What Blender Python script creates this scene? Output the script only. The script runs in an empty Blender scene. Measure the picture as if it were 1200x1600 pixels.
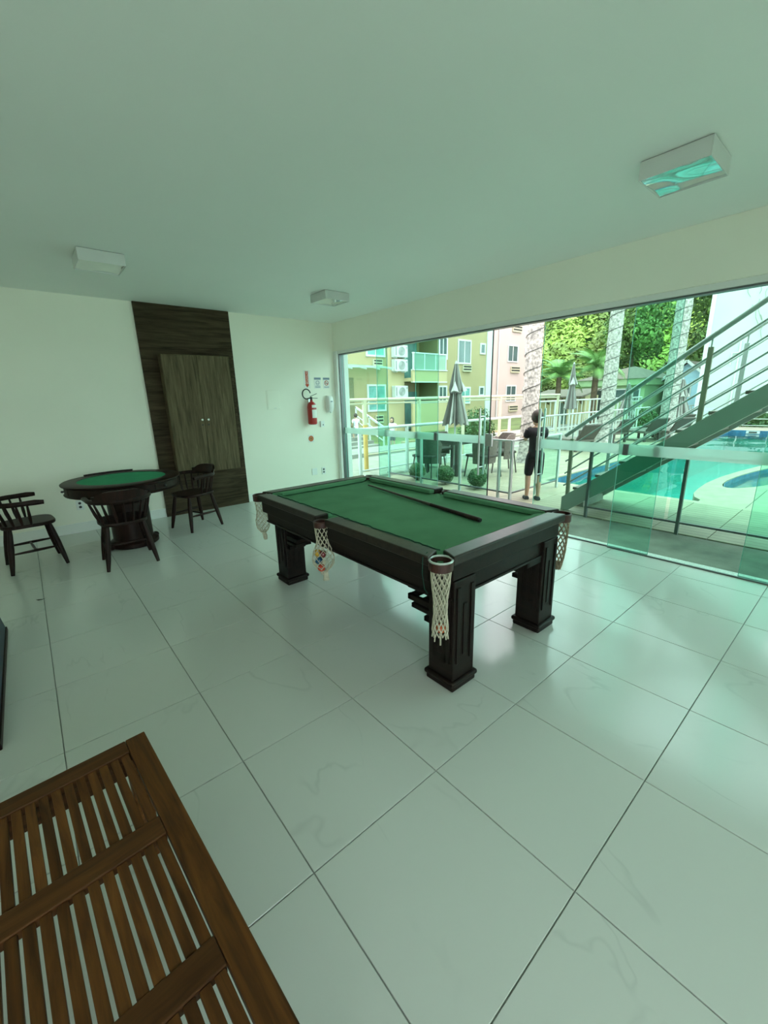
import bpy, bmesh, math, random
from mathutils import Vector, Matrix

# ------------------------------------------------------------------ camera, world, sun, exposure
SC = bpy.context.scene
COL = SC.collection
R = math.radians
PI = math.pi
rnd = random.Random(11)

cam_d = bpy.data.cameras.new('camera')
cam = bpy.data.objects.new('camera', cam_d)
COL.objects.link(cam)
cam_d.sensor_fit = 'VERTICAL'
cam_d.sensor_height = 36.0
cam_d.lens = 36.0 * 650.93 / 1600.0
cam_d.clip_start = 0.02
cam_d.clip_end = 500
YAW, PITCH, ROLL = 0.871999, 0.265263, 0.0256215
_f = Vector((math.cos(YAW) * math.cos(PITCH), math.sin(YAW) * math.cos(PITCH), -math.sin(PITCH)))
_r = Vector((math.sin(YAW), -math.cos(YAW), 0))
_d = _f.cross(_r)
_rt = _r * math.cos(ROLL) + _d * math.sin(ROLL)
_dn = -_r * math.sin(ROLL) + _d * math.cos(ROLL)
_m = Matrix((_rt, -_dn, -_f)).transposed().to_4x4()
_m.translation = (-0.463, -0.3654, 1.5339)
cam.matrix_world = _m
SC.camera = cam

world = bpy.data.worlds.new('overcast_sky')
SC.world = world
world.use_nodes = True
wn = world.node_tree
wn.nodes['Background'].inputs['Color'].default_value = (0.93, 0.97, 1.0, 1)
wn.nodes['Background'].inputs['Strength'].default_value = 2.6

sun_d = bpy.data.lights.new('hazy_sun', 'SUN')
sun_d.energy = 1.7
sun_d.angle = R(35)
sun_d.color = (1.0, 0.96, 0.88)
sun = bpy.data.objects.new('hazy_sun', sun_d)
COL.objects.link(sun)
sun.rotation_euler = Vector((-0.18, 0.30, -1.0)).to_track_quat('-Z', 'Y').to_euler()

SC.view_settings.view_transform = 'Standard'
SC.view_settings.look = 'None'
SC.view_settings.gamma = 1.0
SC.view_settings.use_curve_mapping = False
SC.view_settings.exposure = 0.98
try:
    SC.cycles.transparent_max_bounces = 40
    SC.cycles.diffuse_bounces = 8
    SC.cycles.max_bounces = 16
except AttributeError:
    pass


# ------------------------------------------------------------------ helpers
def tag(o, label=None, cat=None, group=None, kind=None):
    if label: o['label'] = label
    if cat: o['category'] = cat
    if group: o['group'] = group
    if kind: o['kind'] = kind
    return o


def empty(name, loc=(0, 0, 0), rz=0.0, label=None, cat=None, group=None, kind=None):
    o = bpy.data.objects.new(name, None)
    COL.objects.link(o)
    o.empty_display_size = 0.1
    o.location = loc
    o.rotation_euler = (0, 0, rz)
    return tag(o, label, cat, group, kind)


def children(o):
    return [c for c in ALL if c.parent is o]


ALL = []


def copy_tree(o, parent=None):
    c = o.copy()
    COL.objects.link(c)
    ALL.append(c)
    c.parent = parent
    for ch in children(o):
        copy_tree(ch, c)
    return c


class MB:
    def __init__(self):
        self.v, self.f = [], []

    def add(self, vs, fs):
        b = len(self.v)
        self.v += [tuple(p) for p in vs]
        self.f += [tuple(b + i for i in f) for f in fs]
        return self

    def box(self, x0, y0, z0, x1, y1, z1):
        x0, x1 = min(x0, x1), max(x0, x1); y0, y1 = min(y0, y1), max(y0, y1); z0, z1 = min(z0, z1), max(z0, z1)
        return self.add([(x0, y0, z0), (x1, y0, z0), (x1, y1, z0), (x0, y1, z0), (x0, y0, z1), (x1, y0, z1), (x1, y1, z1), (x0, y1, z1)],
                        [(0, 3, 2, 1), (4, 5, 6, 7), (0, 1, 5, 4), (1, 2, 6, 5), (2, 3, 7, 6), (3, 0, 4, 7)])

    def bar(self, p, q, w, h, up=(0, 0, 1)):
        p, q = Vector(p), Vector(q)
        d = (q - p).normalized()
        s = d.cross(Vector(up))
        if s.length < 1e-4: s = d.cross(Vector((1, 0, 0)))
        s.normalize()
        u = s.cross(d).normalized()
        s *= w / 2; u *= h / 2
        return self.add([p - s - u, p + s - u, p + s + u, p - s + u, q - s - u, q + s - u, q + s + u, q - s + u],
                        [(0, 3, 2, 1), (4, 5, 6, 7), (0, 1, 5, 4), (1, 2, 6, 5), (2, 3, 7, 6), (3, 0, 4, 7)])

    def tube(self, pts, r, n=8, closed=False, flat=1.0):
        pts = [Vector(p) for p in pts]
        m = len(pts)
        rs = r if isinstance(r, (list, tuple)) else [r] * m
        b = len(self.v)
        prev = None
        for i, p in enumerate(pts):
            if closed:
                d = pts[(i + 1) % m] - pts[i - 1]
            else:
                d = pts[min(i + 1, m - 1)] - pts[max(i - 1, 0)]
            d.normalize()
            if prev is None:
                s = d.cross(Vector((0, 0, 1)))
                if s.length < 1e-3: s = d.cross(Vector((1, 0, 0)))
            else:
                s = prev - d * prev.dot(d)
            s.normalize(); prev = s
            u = d.cross(s)
            for k in range(n):
                a = 2 * PI * k / n
                self.v.append(tuple(p + s * (math.cos(a) * rs[i]) + u * (math.sin(a) * rs[i] * flat)))
        for i in range(m if closed else m - 1):
            j = (i + 1) % m
            for k in range(n):
                l = (k + 1) % n
                self.f.append((b + i * n + k, b + i * n + l, b + j * n + l, b + j * n + k))
        if not closed:
            self.f.append(tuple(b + k for k in reversed(range(n))))
            self.f.append(tuple(b + (m - 1) * n + k for k in range(n)))
        return self

    def lathe(self, prof, c=(0, 0, 0), n=24, sx=1.0, sy=1.0):
        b = len(self.v)
        for (r, z) in prof:
            for k in range(n):
                a = 2 * PI * k / n
                self.v.append((c[0] + r * math.cos(a) * sx, c[1] + r * math.sin(a) * sy, c[2] + z))
        for i in range(len(prof) - 1):
            for k in range(n):
                l = (k + 1) % n
                self.f.append((b + i * n + k, b + i * n + l, b + (i + 1) * n + l, b + (i + 1) * n + k))
        self.f.append(tuple(b + k for k in reversed(range(n))))
        self.f.append(tuple(b + (len(prof) - 1) * n + k for k in range(n)))
        return self

    def prism(self, poly, z0, z1):
        n = len(poly)
        a = sum(poly[i][0] * poly[(i + 1) % n][1] - poly[(i + 1) % n][0] * poly[i][1] for i in range(n))
        if a < 0: poly = list(reversed(poly))
        vs = [(x, y, z0) for x, y in poly] + [(x, y, z1) for x, y in poly]
        fs = [tuple(reversed(range(n))), tuple(range(n, 2 * n))]
        fs += [(i, (i + 1) % n, n + (i + 1) % n, n + i) for i in range(n)]
        return self.add(vs, fs)

    def xprism(self, poly, x0, x1):
        # poly in (y, z), extruded along x
        n = len(poly)
        vs = [(x0, y, z) for y, z in poly] + [(x1, y, z) for y, z in poly]
        fs = [tuple(reversed(range(n))), tuple(range(n, 2 * n))] + [(i, (i + 1) % n, n + (i + 1) % n, n + i) for i in range(n)]
        return self.add(vs, fs)

    def yprism(self, poly, y0, y1):
        # poly in (x, z), extruded along y
        n = len(poly)
        vs = [(x, y0, z) for x, z in poly] + [(x, y1, z) for x, z in poly]
        fs = [tuple(range(n)), tuple(reversed(range(n, 2 * n)))] + [(i, n + i, n + (i + 1) % n, (i + 1) % n) for i in range(n)]
        return self.add(vs, fs)

    def sphere(self, c, r, n=16, m=10, s=(1, 1, 1)):
        prof = [(max(1e-4, math.sin(PI * i / m)) * r, -math.cos(PI * i / m) * r) for i in range(m + 1)]
        b = len(self.v)
        self.lathe(prof, (0, 0, 0), n)
        for i in range(b, len(self.v)):
            x, y, z = self.v[i]
            self.v[i] = (c[0] + x * s[0], c[1] + y * s[1], c[2] + z * s[2])
        return self

    def leaves(self, n, fn, size, rg, flat=0.0):
        # n leaf blades: fn() -> (position, normal)
        for _ in range(n):
            p, nr = fn()
            p = Vector(p); nr = Vector(nr).normalized()
            nr = (nr + Vector((rg.uniform(-1, 1), rg.uniform(-1, 1), rg.uniform(-1, 1))) * 0.9).normalized()
            t = nr.cross(Vector((rg.uniform(-1, 1), rg.uniform(-1, 1), rg.uniform(-1, 1))))
            if t.length < 1e-3: continue
            t.normalize(); u = nr.cross(t)
            s = size * rg.uniform(0.6, 1.3)
            self.add([p - t * s, p - u * s * 0.5, p + t * s, p + u * s * 0.5], [(0, 1, 2, 3)])
        return self

    def build(self, name, mt, parent=None, smooth=False, bevel=0.0, seg=2, loc=None, subsurf=0):
        me = bpy.data.meshes.new(name)
        me.from_pydata(self.v, [], self.f)
        me.update()
        return mesh_obj(name, me, mt, parent, smooth, bevel, seg, loc, subsurf)


def mesh_obj(name, me, mt, parent=None, smooth=False, bevel=0.0, seg=2, loc=None, subsurf=0):
    if mt is not None and not me.materials:
        me.materials.append(mt)
    if smooth:
        for p in me.polygons: p.use_smooth = True
    o = bpy.data.objects.new(name, me)
    COL.objects.link(o)
    ALL.append(o)
    if parent is not None: o.parent = parent
    if loc is not None: o.location = loc
    if bevel > 0:
        b = o.modifiers.new('bevel', 'BEVEL'); b.width = bevel; b.segments = seg; b.limit_method = 'ANGLE'; b.angle_limit = R(40)
    if subsurf:
        s = o.modifiers.new('sub', 'SUBSURF'); s.levels = subsurf; s.render_levels = subsurf
    if smooth and bevel == 0 and not subsurf:
        try:
            me.set_sharp_from_angle(angle=R(38))
        except Exception:
            pass
    return o


def B(x0, y0, z0, x1, y1, z1):
    return MB().box(x0, y0, z0, x1, y1, z1)


# ------------------------------------------------------------------ materials (all procedural)
def _new(name):
    m = bpy.data.materials.new(name)
    m.use_nodes = True
    nt = m.node_tree
    return m, nt, nt.nodes['Principled BSDF']


def pm(name, col, rough=0.5, metal=0.0, var=0.06, scale=6.0, bump=0.0, bscale=None, spec=0.5, rand=0.0, detail=4.0, coat=0.0):
    m, nt, b = _new(name)
    tc = nt.nodes.new('ShaderNodeTexCoord')
    nz = nt.nodes.new('ShaderNodeTexNoise')
    nz.inputs['Scale'].default_value = scale
    nz.inputs['Detail'].default_value = detail
    nt.links.new(tc.outputs['Object'], nz.inputs['Vector'])
    rp = nt.nodes.new('ShaderNodeValToRGB')
    rp.color_ramp.elements[0].position = 0.3
    rp.color_ramp.elements[1].position = 0.7
    rp.color_ramp.elements[0].color = tuple(max(0, c * (1 - var)) for c in col) + (1,)
    rp.color_ramp.elements[1].color = tuple(min(1, c * (1 + var)) for c in col) + (1,)
    nt.links.new(nz.outputs['Fac'], rp.inputs['Fac'])
    out = rp.outputs['Color']
    if rand:
        oi = nt.nodes.new('ShaderNodeObjectInfo')
        mr = nt.nodes.new('ShaderNodeMapRange')
        mr.inputs['To Min'].default_value = 1 - rand
        mr.inputs['To Max'].default_value = 1 + rand
        nt.links.new(oi.outputs['Random'], mr.inputs['Value'])
        hs = nt.nodes.new('ShaderNodeHueSaturation')
        nt.links.new(mr.outputs['Result'], hs.inputs['Value'])
        nt.links.new(out, hs.inputs['Color'])
        out = hs.outputs['Color']
    nt.links.new(out, b.inputs['Base Color'])
    b.inputs['Roughness'].default_value = rough
    b.inputs['Metallic'].default_value = metal
    b.inputs['Specular IOR Level'].default_value = spec
    b.inputs['Coat Weight'].default_value = coat
    b.inputs['Coat Roughness'].default_value = 0.15
    if bump:
        n2 = nt.nodes.new('ShaderNodeTexNoise')
        n2.inputs['Scale'].default_value = bscale or scale * 8
        n2.inputs['Detail'].default_value = 5
        nt.links.new(tc.outputs['Object'], n2.inputs['Vector'])
        bp = nt.nodes.new('ShaderNodeBump')
        bp.inputs['Strength'].default_value = bump
        bp.inputs['Distance'].default_value = 0.01
        nt.links.new(n2.outputs['Fac'], bp.inputs['Height'])
        nt.links.new(bp.outputs['Normal'], b.inputs['Normal'])
    return m


def wood(name, c0, c1, stretch=(1, 12, 12), rough=0.45, spec=0.5, coat=0.0, rand=0.12, scale=3.0, bump=0.1):
    m, nt, b = _new(name)
    tc = nt.nodes.new('ShaderNodeTexCoord')
    mp = nt.nodes.new('ShaderNodeMapping')
    mp.inputs['Scale'].default_value = stretch
    oi = nt.nodes.new('ShaderNodeObjectInfo')
    ml = nt.nodes.new('ShaderNodeMath'); ml.operation = 'MULTIPLY'; ml.inputs[1].default_value = 37.0
    nt.links.new(oi.outputs['Random'], ml.inputs[0])
    cb = nt.nodes.new('ShaderNodeCombineXYZ')
    nt.links.new(ml.outputs[0], cb.inputs[0]); nt.links.new(ml.outputs[0], cb.inputs[1])
    nt.links.new(cb.outputs[0], mp.inputs['Location'])
    nt.links.new(tc.outputs['Object'], mp.inputs['Vector'])
    nz = nt.nodes.new('ShaderNodeTexNoise')
    nz.inputs['Scale'].default_value = scale
    nz.inputs['Detail'].default_value = 6
    nz.inputs['Roughness'].default_value = 0.62
    nz.inputs['Distortion'].default_value = 0.6
    nt.links.new(mp.outputs[0], nz.inputs['Vector'])
    rp = nt.nodes.new('ShaderNodeValToRGB')
    rp.color_ramp.elements[0].position = 0.32; rp.color_ramp.elements[1].position = 0.68
    rp.color_ramp.elements[0].color = tuple(c0) + (1,); rp.color_ramp.elements[1].color = tuple(c1) + (1,)
    nt.links.new(nz.outputs['Fac'], rp.inputs['Fac'])
    hs = nt.nodes.new('ShaderNodeHueSaturation')
    mr = nt.nodes.new('ShaderNodeMapRange')
    mr.inputs['To Min'].default_value = 1 - rand; mr.inputs['To Max'].default_value = 1 + rand
    nt.links.new(oi.outputs['Random'], mr.inputs['Value'])
    nt.links.new(mr.outputs['Result'], hs.inputs['Value'])
    nt.links.new(rp.outputs['Color'], hs.inputs['Color'])
    nt.links.new(hs.outputs['Color'], b.inputs['Base Color'])
    b.inputs['Roughness'].default_value = rough
    b.inputs['Specular IOR Level'].default_value = spec
    b.inputs['Coat Weight'].default_value = coat
    b.inputs['Coat Roughness'].default_value = 0.2
    if bump:
        bp = nt.nodes.new('ShaderNodeBump'); bp.inputs['Strength'].default_value = bump; bp.inputs['Distance'].default_value = 0.004
        nt.links.new(nz.outputs['Fac'], bp.inputs['Height']); nt.links.new(bp.outputs['Normal'], b.inputs['Normal'])
    return m


def glass(name, tint, ior=1.45, rough=0.0, frost=0.0):
    # thin pane: tinted see-through body with a Fresnel reflection
    m, nt, b = _new(name)
    nt.nodes.remove(b)
    out = nt.nodes['Material Output']
    tr = nt.nodes.new('ShaderNodeBsdfTransparent'); tr.inputs['Color'].default_value = tuple(math.sqrt(c) for c in tint) + (1,)  # two faces per pane
    gl = nt.nodes.new('ShaderNodeBsdfGlossy'); gl.inputs['Roughness'].default_value = rough
    fr = nt.nodes.new('ShaderNodeFresnel'); fr.inputs['IOR'].default_value = ior
    ge = nt.nodes.new('ShaderNodeNewGeometry')
    iv = nt.nodes.new('ShaderNodeMath'); iv.operation = 'SUBTRACT'; iv.inputs[0].default_value = 1.0
    nt.links.new(ge.outputs['Backfacing'], iv.inputs[1])
    mu = nt.nodes.new('ShaderNodeMath'); mu.operation = 'MULTIPLY'
    nt.links.new(fr.outputs[0], mu.inputs[0]); nt.links.new(iv.outputs[0], mu.inputs[1])
    mx = nt.nodes.new('ShaderNodeMixShader')
    nt.links.new(mu.outputs[0], mx.inputs['Fac'])
    src = tr.outputs[0]
    if frost:
        df = nt.nodes.new('ShaderNodeBsdfDiffuse'); df.inputs['Color'].default_value = (0.8, 0.86, 0.82, 1)
        tl = nt.nodes.new('ShaderNodeBsdfTranslucent'); tl.inputs['Color'].default_value = (0.8, 0.88, 0.84, 1)
        m2 = nt.nodes.new('ShaderNodeMixShader'); m2.inputs['Fac'].default_value = 0.6
        nt.links.new(df.outputs[0], m2.inputs[1]); nt.links.new(tl.outputs[0], m2.inputs[2])
        m3 = nt.nodes.new('ShaderNodeMixShader'); m3.inputs['Fac'].default_value = frost
        nt.links.new(tr.outputs[0], m3.inputs[1]); nt.links.new(m2.outputs[0], m3.inputs[2])
        src = m3.outputs[0]
    nt.links.new(src, mx.inputs[1]); nt.links.new(gl.outputs[0], mx.inputs[2])
    nt.links.new(mx.outputs[0], out.inputs['Surface'])
    return m


def tile_mat():
    m, nt, b = _new('porcelain_tile')
    tc = nt.nodes.new('ShaderNodeTexCoord')
    oi = nt.nodes.new('ShaderNodeObjectInfo')
    ml = nt.nodes.new('ShaderNodeMath'); ml.operation = 'MULTIPLY'; ml.inputs[1].default_value = 61.0
    nt.links.new(oi.outputs['Random'], ml.inputs[0])
    cb = nt.nodes.new('ShaderNodeCombineXYZ')
    for k in range(3): nt.links.new(ml.outputs[0], cb.inputs[k])
    ad = nt.nodes.new('ShaderNodeVectorMath'); ad.operation = 'ADD'
    nt.links.new(tc.outputs['Object'], ad.inputs[0]); nt.links.new(cb.outputs[0], ad.inputs[1])
    mp = nt.nodes.new('ShaderNodeMapping'); mp.inputs['Scale'].default_value = (1.5, 0.75, 1); mp.inputs['Rotation'].default_value = (0, 0, 0.5)
    nt.links.new(ad.outputs[0], mp.inputs['Vector'])
    nz = nt.nodes.new('ShaderNodeTexNoise'); nz.inputs['Scale'].default_value = 1.0; nz.inputs['Detail'].default_value = 4; nz.inputs['Distortion'].default_value = 0.7
    nt.links.new(mp.outputs[0], nz.inputs['Vector'])
    # thin veins where the noise crosses its mid value
    s = nt.nodes.new('ShaderNodeMath'); s.operation = 'SUBTRACT'; s.inputs[1].default_value = 0.5
    a = nt.nodes.new('ShaderNodeMath'); a.operation = 'ABSOLUTE'
    mr = nt.nodes.new('ShaderNodeMapRange'); mr.inputs['From Min'].default_value = 0.0; mr.inputs['From Max'].default_value = 0.0085
    mr.inputs['To Min'].default_value = 1.0; mr.inputs['To Max'].default_value = 0.0
    nt.links.new(nz.outputs['Fac'], s.inputs[0]); nt.links.new(s.outputs[0], a.inputs[0]); nt.links.new(a.outputs[0], mr.inputs['Value'])
    n2 = nt.nodes.new('ShaderNodeTexNoise'); n2.inputs['Scale'].default_value = 3.2; n2.inputs['Detail'].default_value = 2
    nt.links.new(ad.outputs[0], n2.inputs['Vector'])
    m2 = nt.nodes.new('ShaderNodeMapRange'); m2.inputs['From Min'].default_value = 0.47; m2.inputs['From Max'].default_value = 0.66; m2.inputs['To Max'].default_value = 0.34
    nt.links.new(n2.outputs['Fac'], m2.inputs['Value'])
    mu = nt.nodes.new('ShaderNodeMath'); mu.operation = 'MULTIPLY'
    nt.links.new(mr.outputs[0], mu.inputs[0]); nt.links.new(m2.outputs[0], mu.inputs[1])
    mx = nt.nodes.new('ShaderNodeMix'); mx.data_type = 'RGBA'
    mx.inputs['A'].default_value = (0.60, 0.61, 0.575, 1); mx.inputs['B'].default_value = (0.38, 0.40, 0.38, 1)
    nt.links.new(mu.outputs[0], mx.inputs['Factor'])
    nt.links.new(mx.outputs['Result'], b.inputs['Base Color'])
    b.inputs['Roughness'].default_value = 0.17
    b.inputs['Specular IOR Level'].default_value = 0.5
    n3 = nt.nodes.new('ShaderNodeTexNoise'); n3.inputs['Scale'].default_value = 30; n3.inputs['Detail'].default_value = 3
    nt.links.new(ad.outputs[0], n3.inputs['Vector'])
    bp = nt.nodes.new('ShaderNodeBump'); bp.inputs['Strength'].default_value = 0.03; bp.inputs['Distance'].default_value = 0.004
    nt.links.new(n3.outputs['Fac'], bp.inputs['Height']); nt.links.new(bp.outputs['Normal'], b.inputs['Normal'])
    return m


def planked(name, c0, c1, line, pitch, axis=0, rough=0.6, lw=0.05):
    # pale stone whose own relief shows parallel grooves
    m, nt, b = _new(name)
    tc = nt.nodes.new('ShaderNodeTexCoord')
    sp = nt.nodes.new('ShaderNodeSeparateXYZ'); nt.links.new(tc.outputs['Object'], sp.inputs[0])
    dv = nt.nodes.new('ShaderNodeMath'); dv.operation = 'DIVIDE'; dv.inputs[1].default_value = pitch
    nt.links.new(sp.outputs[axis], dv.inputs[0])
    fr = nt.nodes.new('ShaderNodeMath'); fr.operation = 'FRACT'; nt.links.new(dv.outputs[0], fr.inputs[0])
    lt = nt.nodes.new('ShaderNodeMath'); lt.operation = 'LESS_THAN'; lt.inputs[1].default_value = lw; nt.links.new(fr.outputs[0], lt.inputs[0])
    nz = nt.nodes.new('ShaderNodeTexNoise'); nz.inputs['Scale'].default_value = 2.5; nz.inputs['Detail'].default_value = 6
    nt.links.new(tc.outputs['Object'], nz.inputs['Vector'])
    rp = nt.nodes.new('ShaderNodeValToRGB')
    rp.color_ramp.elements[0].position = 0.3; rp.color_ramp.elements[1].position = 0.7
    rp.color_ramp.elements[0].color = tuple(c0) + (1,); rp.color_ramp.elements[1].color = tuple(c1) + (1,)
    nt.links.new(nz.outputs['Fac'], rp.inputs['Fac'])
    mx = nt.nodes.new('ShaderNodeMix'); mx.data_type = 'RGBA'
    nt.links.new(lt.outputs[0], mx.inputs['Factor']); nt.links.new(rp.outputs[0], mx.inputs['A']); mx.inputs['B'].default_value = tuple(line) + (1,)
    nt.links.new(mx.outputs['Result'], b.inputs['Base Color'])
    b.inputs['Roughness'].default_value = rough
    return m


M = {}
M['wall'] = pm('cream_wall_paint', (0.90, 0.89, 0.785), 0.75, var=0.015, scale=1.5, bump=0.03, bscale=60, spec=0.25)
M['ceiling'] = pm('white_ceiling_paint', (0.86, 0.875, 0.85), 0.85, var=0.01, scale=1, bump=0.02, bscale=80, spec=0.2)
M['tile'] = tile_mat()
M['grout'] = pm('grey_grout', (0.30, 0.31, 0.29), 0.9, var=0.15, scale=9)
M['white_trim'] = pm('white_trim_paint', (0.80, 0.81, 0.78), 0.45, var=0.01, scale=2)
M['alu'] = pm('dark_aluminium', (0.16, 0.17, 0.17), 0.4, 0.7, var=0.05)
M['steel'] = pm('brushed_steel', (0.62, 0.64, 0.63), 0.3, 0.9, var=0.05, scale=20)
M['chrome'] = pm('chrome', (0.85, 0.86, 0.86), 0.12, 1.0, var=0.02)
M['black'] = pm('black_plastic', (0.02, 0.02, 0.021), 0.4, var=0.1)
M['pane'] = glass('green_tinted_door_glass', (0.60, 0.93, 0.83))
M['pane_rail'] = glass('green_balustrade_glass', (0.66, 0.93, 0.85))
M['edge'] = pm('green_glass_edge', (0.18, 0.42, 0.36), 0.2, var=0.1, scale=10)
M['frost'] = glass('frosted_strip', (0.66, 0.90, 0.82), frost=0.55)
M['felt'] = pm('green_felt', (0.10, 0.25, 0.135), 0.95, var=0.10, scale=5, bump=0.15, bscale=500, spec=0.1)
M['felt2'] = pm('bright_green_felt', (0.05, 0.31, 0.165), 0.95, var=0.06, scale=8, bump=0.15, bscale=400, spec=0.1)
M['dkwood'] = wood('black_stained_wood', (0.006, 0.0045, 0.004), (0.018, 0.011, 0.009), (10, 1, 10), 0.42, spec=0.14, coat=0.03)
M['railwood'] = wood('polished_dark_rail_wood', (0.010, 0.0065, 0.005), (0.030, 0.018, 0.013), (10, 10, 10), 0.34, spec=0.25, coat=0.14)
M['clear'] = glass('clear_added_door_glass', (0.84, 0.96, 0.92))
M['dkwood2'] = wood('dark_mahogany_wood', (0.010, 0.005, 0.004), (0.030, 0.013, 0.010), (6, 6, 1), 0.42, spec=0.16, coat=0.03)
M['leather'] = pm('red_brown_leather', (0.05, 0.013, 0.009), 0.45, var=0.25, scale=30, bump=0.2)
M['net'] = pm('off_white_net_cord', (0.50, 0.465, 0.36), 0.9, var=0.2, scale=60)
M['netdirty'] = pm('grimy_net_cord', (0.25, 0.20, 0.13), 0.9, var=0.3, scale=60)
M['cab_h'] = wood('wenge_laminate_horizontal', (0.022, 0.014, 0.008), (0.085, 0.060, 0.035), (1.0, 10, 14), 0.6, spec=0.12, rand=0.03, scale=2.2)
M['cab_v'] = wood('wenge_laminate_vertical', (0.060, 0.044, 0.025), (0.175, 0.135, 0.080), (14, 10, 1.0), 0.6, spec=0.12, rand=0.03, scale=2.2)
M['bench'] = wood('oiled_teak', (0.042, 0.016, 0.005), (0.145, 0.052, 0.012), (12, 1, 12), 0.55, spec=0.15, rand=0.28, scale=3)
M['bench_x'] = wood('oiled_teak_cross', (0.042, 0.016, 0.005), (0.115, 0.043, 0.012), (1, 12, 12), 0.55, spec=0.15, rand=0.2, scale=3)
M['navy'] = pm('navy_blue_vinyl', (0.006, 0.024, 0.055), 0.45, var=0.2, scale=4)
M['lamp_white'] = pm('white_enamel', (0.64, 0.66, 0.64), 0.4, var=0.01)
M['lampglass'] = pm('lamp_reflector_glass', (0.70, 0.74, 0.73), 0.06, 0.75, var=0.02)
M['plastic'] = pm('white_plastic', (0.80, 0.82, 0.80), 0.35, var=0.01)
M['red'] = pm('red_enamel', (0.42, 0.014, 0.012), 0.3, var=0.05, coat=0.4)
M['paper'] = pm('white_paper', (0.80, 0.80, 0.76), 0.8, var=0.02)
M['redprint'] = pm('red_print', (0.55, 0.07, 0.03), 0.7, var=0.04)
M['blueprint'] = pm('grey_blue_print', (0.20, 0.25, 0.33), 0.7, var=0.05)
M['darkprint'] = pm('dark_print', (0.05, 0.05, 0.06), 0.7, var=0.05)
M['yellowprint'] = pm('pale_yellow_print', (0.75, 0.72, 0.42), 0.7, var=0.03)

# ------------------------------------------------------------------ the room
X0, X1, Y0, Y1, ZC = -3.0, 3.9, -2.4, 5.97, 2.78
fl = B(X0 - 0.2, Y0 - 0.2, -0.20, X1, Y1 + 0.2, -0.006).build('floor', M['grout'])
tag(fl, 'white marbled porcelain tile floor with thin grey joints', 'floor', kind='structure')
_tm = {}
for i in range(-5, 7):
    for j in range(-4, 10):
        xa, xb = max(X0, i * 0.6), min(X1, (i + 1) * 0.6)
        ya, yb = max(Y0, j * 0.6), min(Y1, (j + 1) * 0.6)
        if xb - xa < 0.02 or yb - ya < 0.02: continue
        key = (round(xb - xa, 3), round(yb - ya, 3))
        if key not in _tm:
            g = 0.0021
            hx, hy = key[0] / 2 - g, key[1] / 2 - g
            e = 0.0012
            mb = MB().add([(-hx, -hy, -0.007), (hx, -hy, -0.007), (hx, hy, -0.007), (-hx, hy, -0.007),
                           (-hx, -hy, -e), (hx, -hy, -e), (hx, hy, -e), (-hx, hy, -e),
                           (-hx + e, -hy + e, 0), (hx - e, -hy + e, 0), (hx - e, hy - e, 0), (-hx + e, hy - e, 0)],
                          [(0, 1, 5, 4), (1, 2, 6, 5), (2, 3, 7, 6), (3, 0, 4, 7), (4, 5, 9, 8), (5, 6, 10, 9), (6, 7, 11, 10), (7, 4, 8, 11), (8, 9, 10, 11)])
            me = bpy.data.meshes.new('tile'); me.from_pydata(mb.v, [], mb.f); me.materials.append(M['tile']); _tm[key] = me
        t = mesh_obj('tile', _tm[key], None, fl)
        t.location = ((xa + xb) / 2, (ya + yb) / 2, 0)

tag(B(X0 - 0.2, Y1, 0, 4.05, Y1 + 0.2, ZC).build('wall_far', M['wall']), 'cream painted far wall with the dark cabinet', 'wall', kind='structure')
tag(B(X0 - 0.2, Y0 - 0.2, 0, X0, Y1, ZC).build('wall_left', M['wall']), 'cream painted left wall of the games room', 'wall', kind='structure')
tag(MB().box(X0, Y0 - 0.2, 0, -2.5, Y0, ZC).box(0.5, Y0 - 0.2, 0, 4.05, Y0, ZC).box(-2.5, Y0 - 0.2, 2.35, 0.5, Y0, ZC).build('wall_back', M['wall']), 'cream painted wall with an unseen doorway added for daylight behind the viewer', 'wall', kind='structure')  # the opening is added to let extra daylight into the room
tag(B(X0 - 0.2, Y0 - 0.2, ZC, 4.05, Y1 + 0.2, ZC + 0.2).build('ceiling', M['ceiling']), 'smooth white painted ceiling', 'ceiling', kind='structure')
tag(B(3.81, Y0, 2.335, 4.05, Y1, ZC).build('wall_right', M['wall'], bevel=0.004), 'cream beam above the sliding glass doors', 'wall', kind='structure')
tag(B(3.81, 5.875, 0, 4.05, Y1, 2.335).build('trim_1', M['white_trim'], bevel=0.004), 'narrow white jamb column in the far corner', 'trim', kind='structure')
_tr = empty('trim_2', (0, 0, 0), label='door track under the cream beam', cat='track', kind='structure')
B(3.83, Y0, 2.288, 3.975, 5.875, 2.335).build('track_cover', M['white_trim'], _tr, bevel=0.003)
B(3.855, Y0, 2.274, 3.945, 5.875, 2.288).build('track_channel', M['alu'], _tr)
B(3.855, 5.855, 0, 3.945, 5.875, 2.274).build('side_channel', M['alu'], _tr)
_bb = empty('baseboard_far', (0, 0, 0), label='white baseboard along the far wall', cat='baseboard', kind='structure')
B(X0, Y1 - 0.016, 0.0, 0.845, Y1, 0.125).build('baseboard_strip', M['white_trim'], _bb, bevel=0.004)
B(2.052, Y1 - 0.016, 0.0, 3.81, Y1, 0.125).build('baseboard_strip', M['white_trim'], _bb, bevel=0.004)
tag(B(X0, Y0, 0, X0 + 0.016, Y1 - 0.016, 0.125).build('baseboard_left', M['white_trim'], bevel=0.004), 'white baseboard along the left wall', 'baseboard', kind='structure')
_sl = pm('white_granite_sill', (0.62, 0.63, 0.60), 0.5, var=0.25, scale=90)
tag(B(3.9, Y0, -0.2, 4.03, 5.97, -0.004).build('trim_3', _sl, bevel=0.003), 'pale granite threshold under the glass doors', 'threshold', kind='structure')

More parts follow.
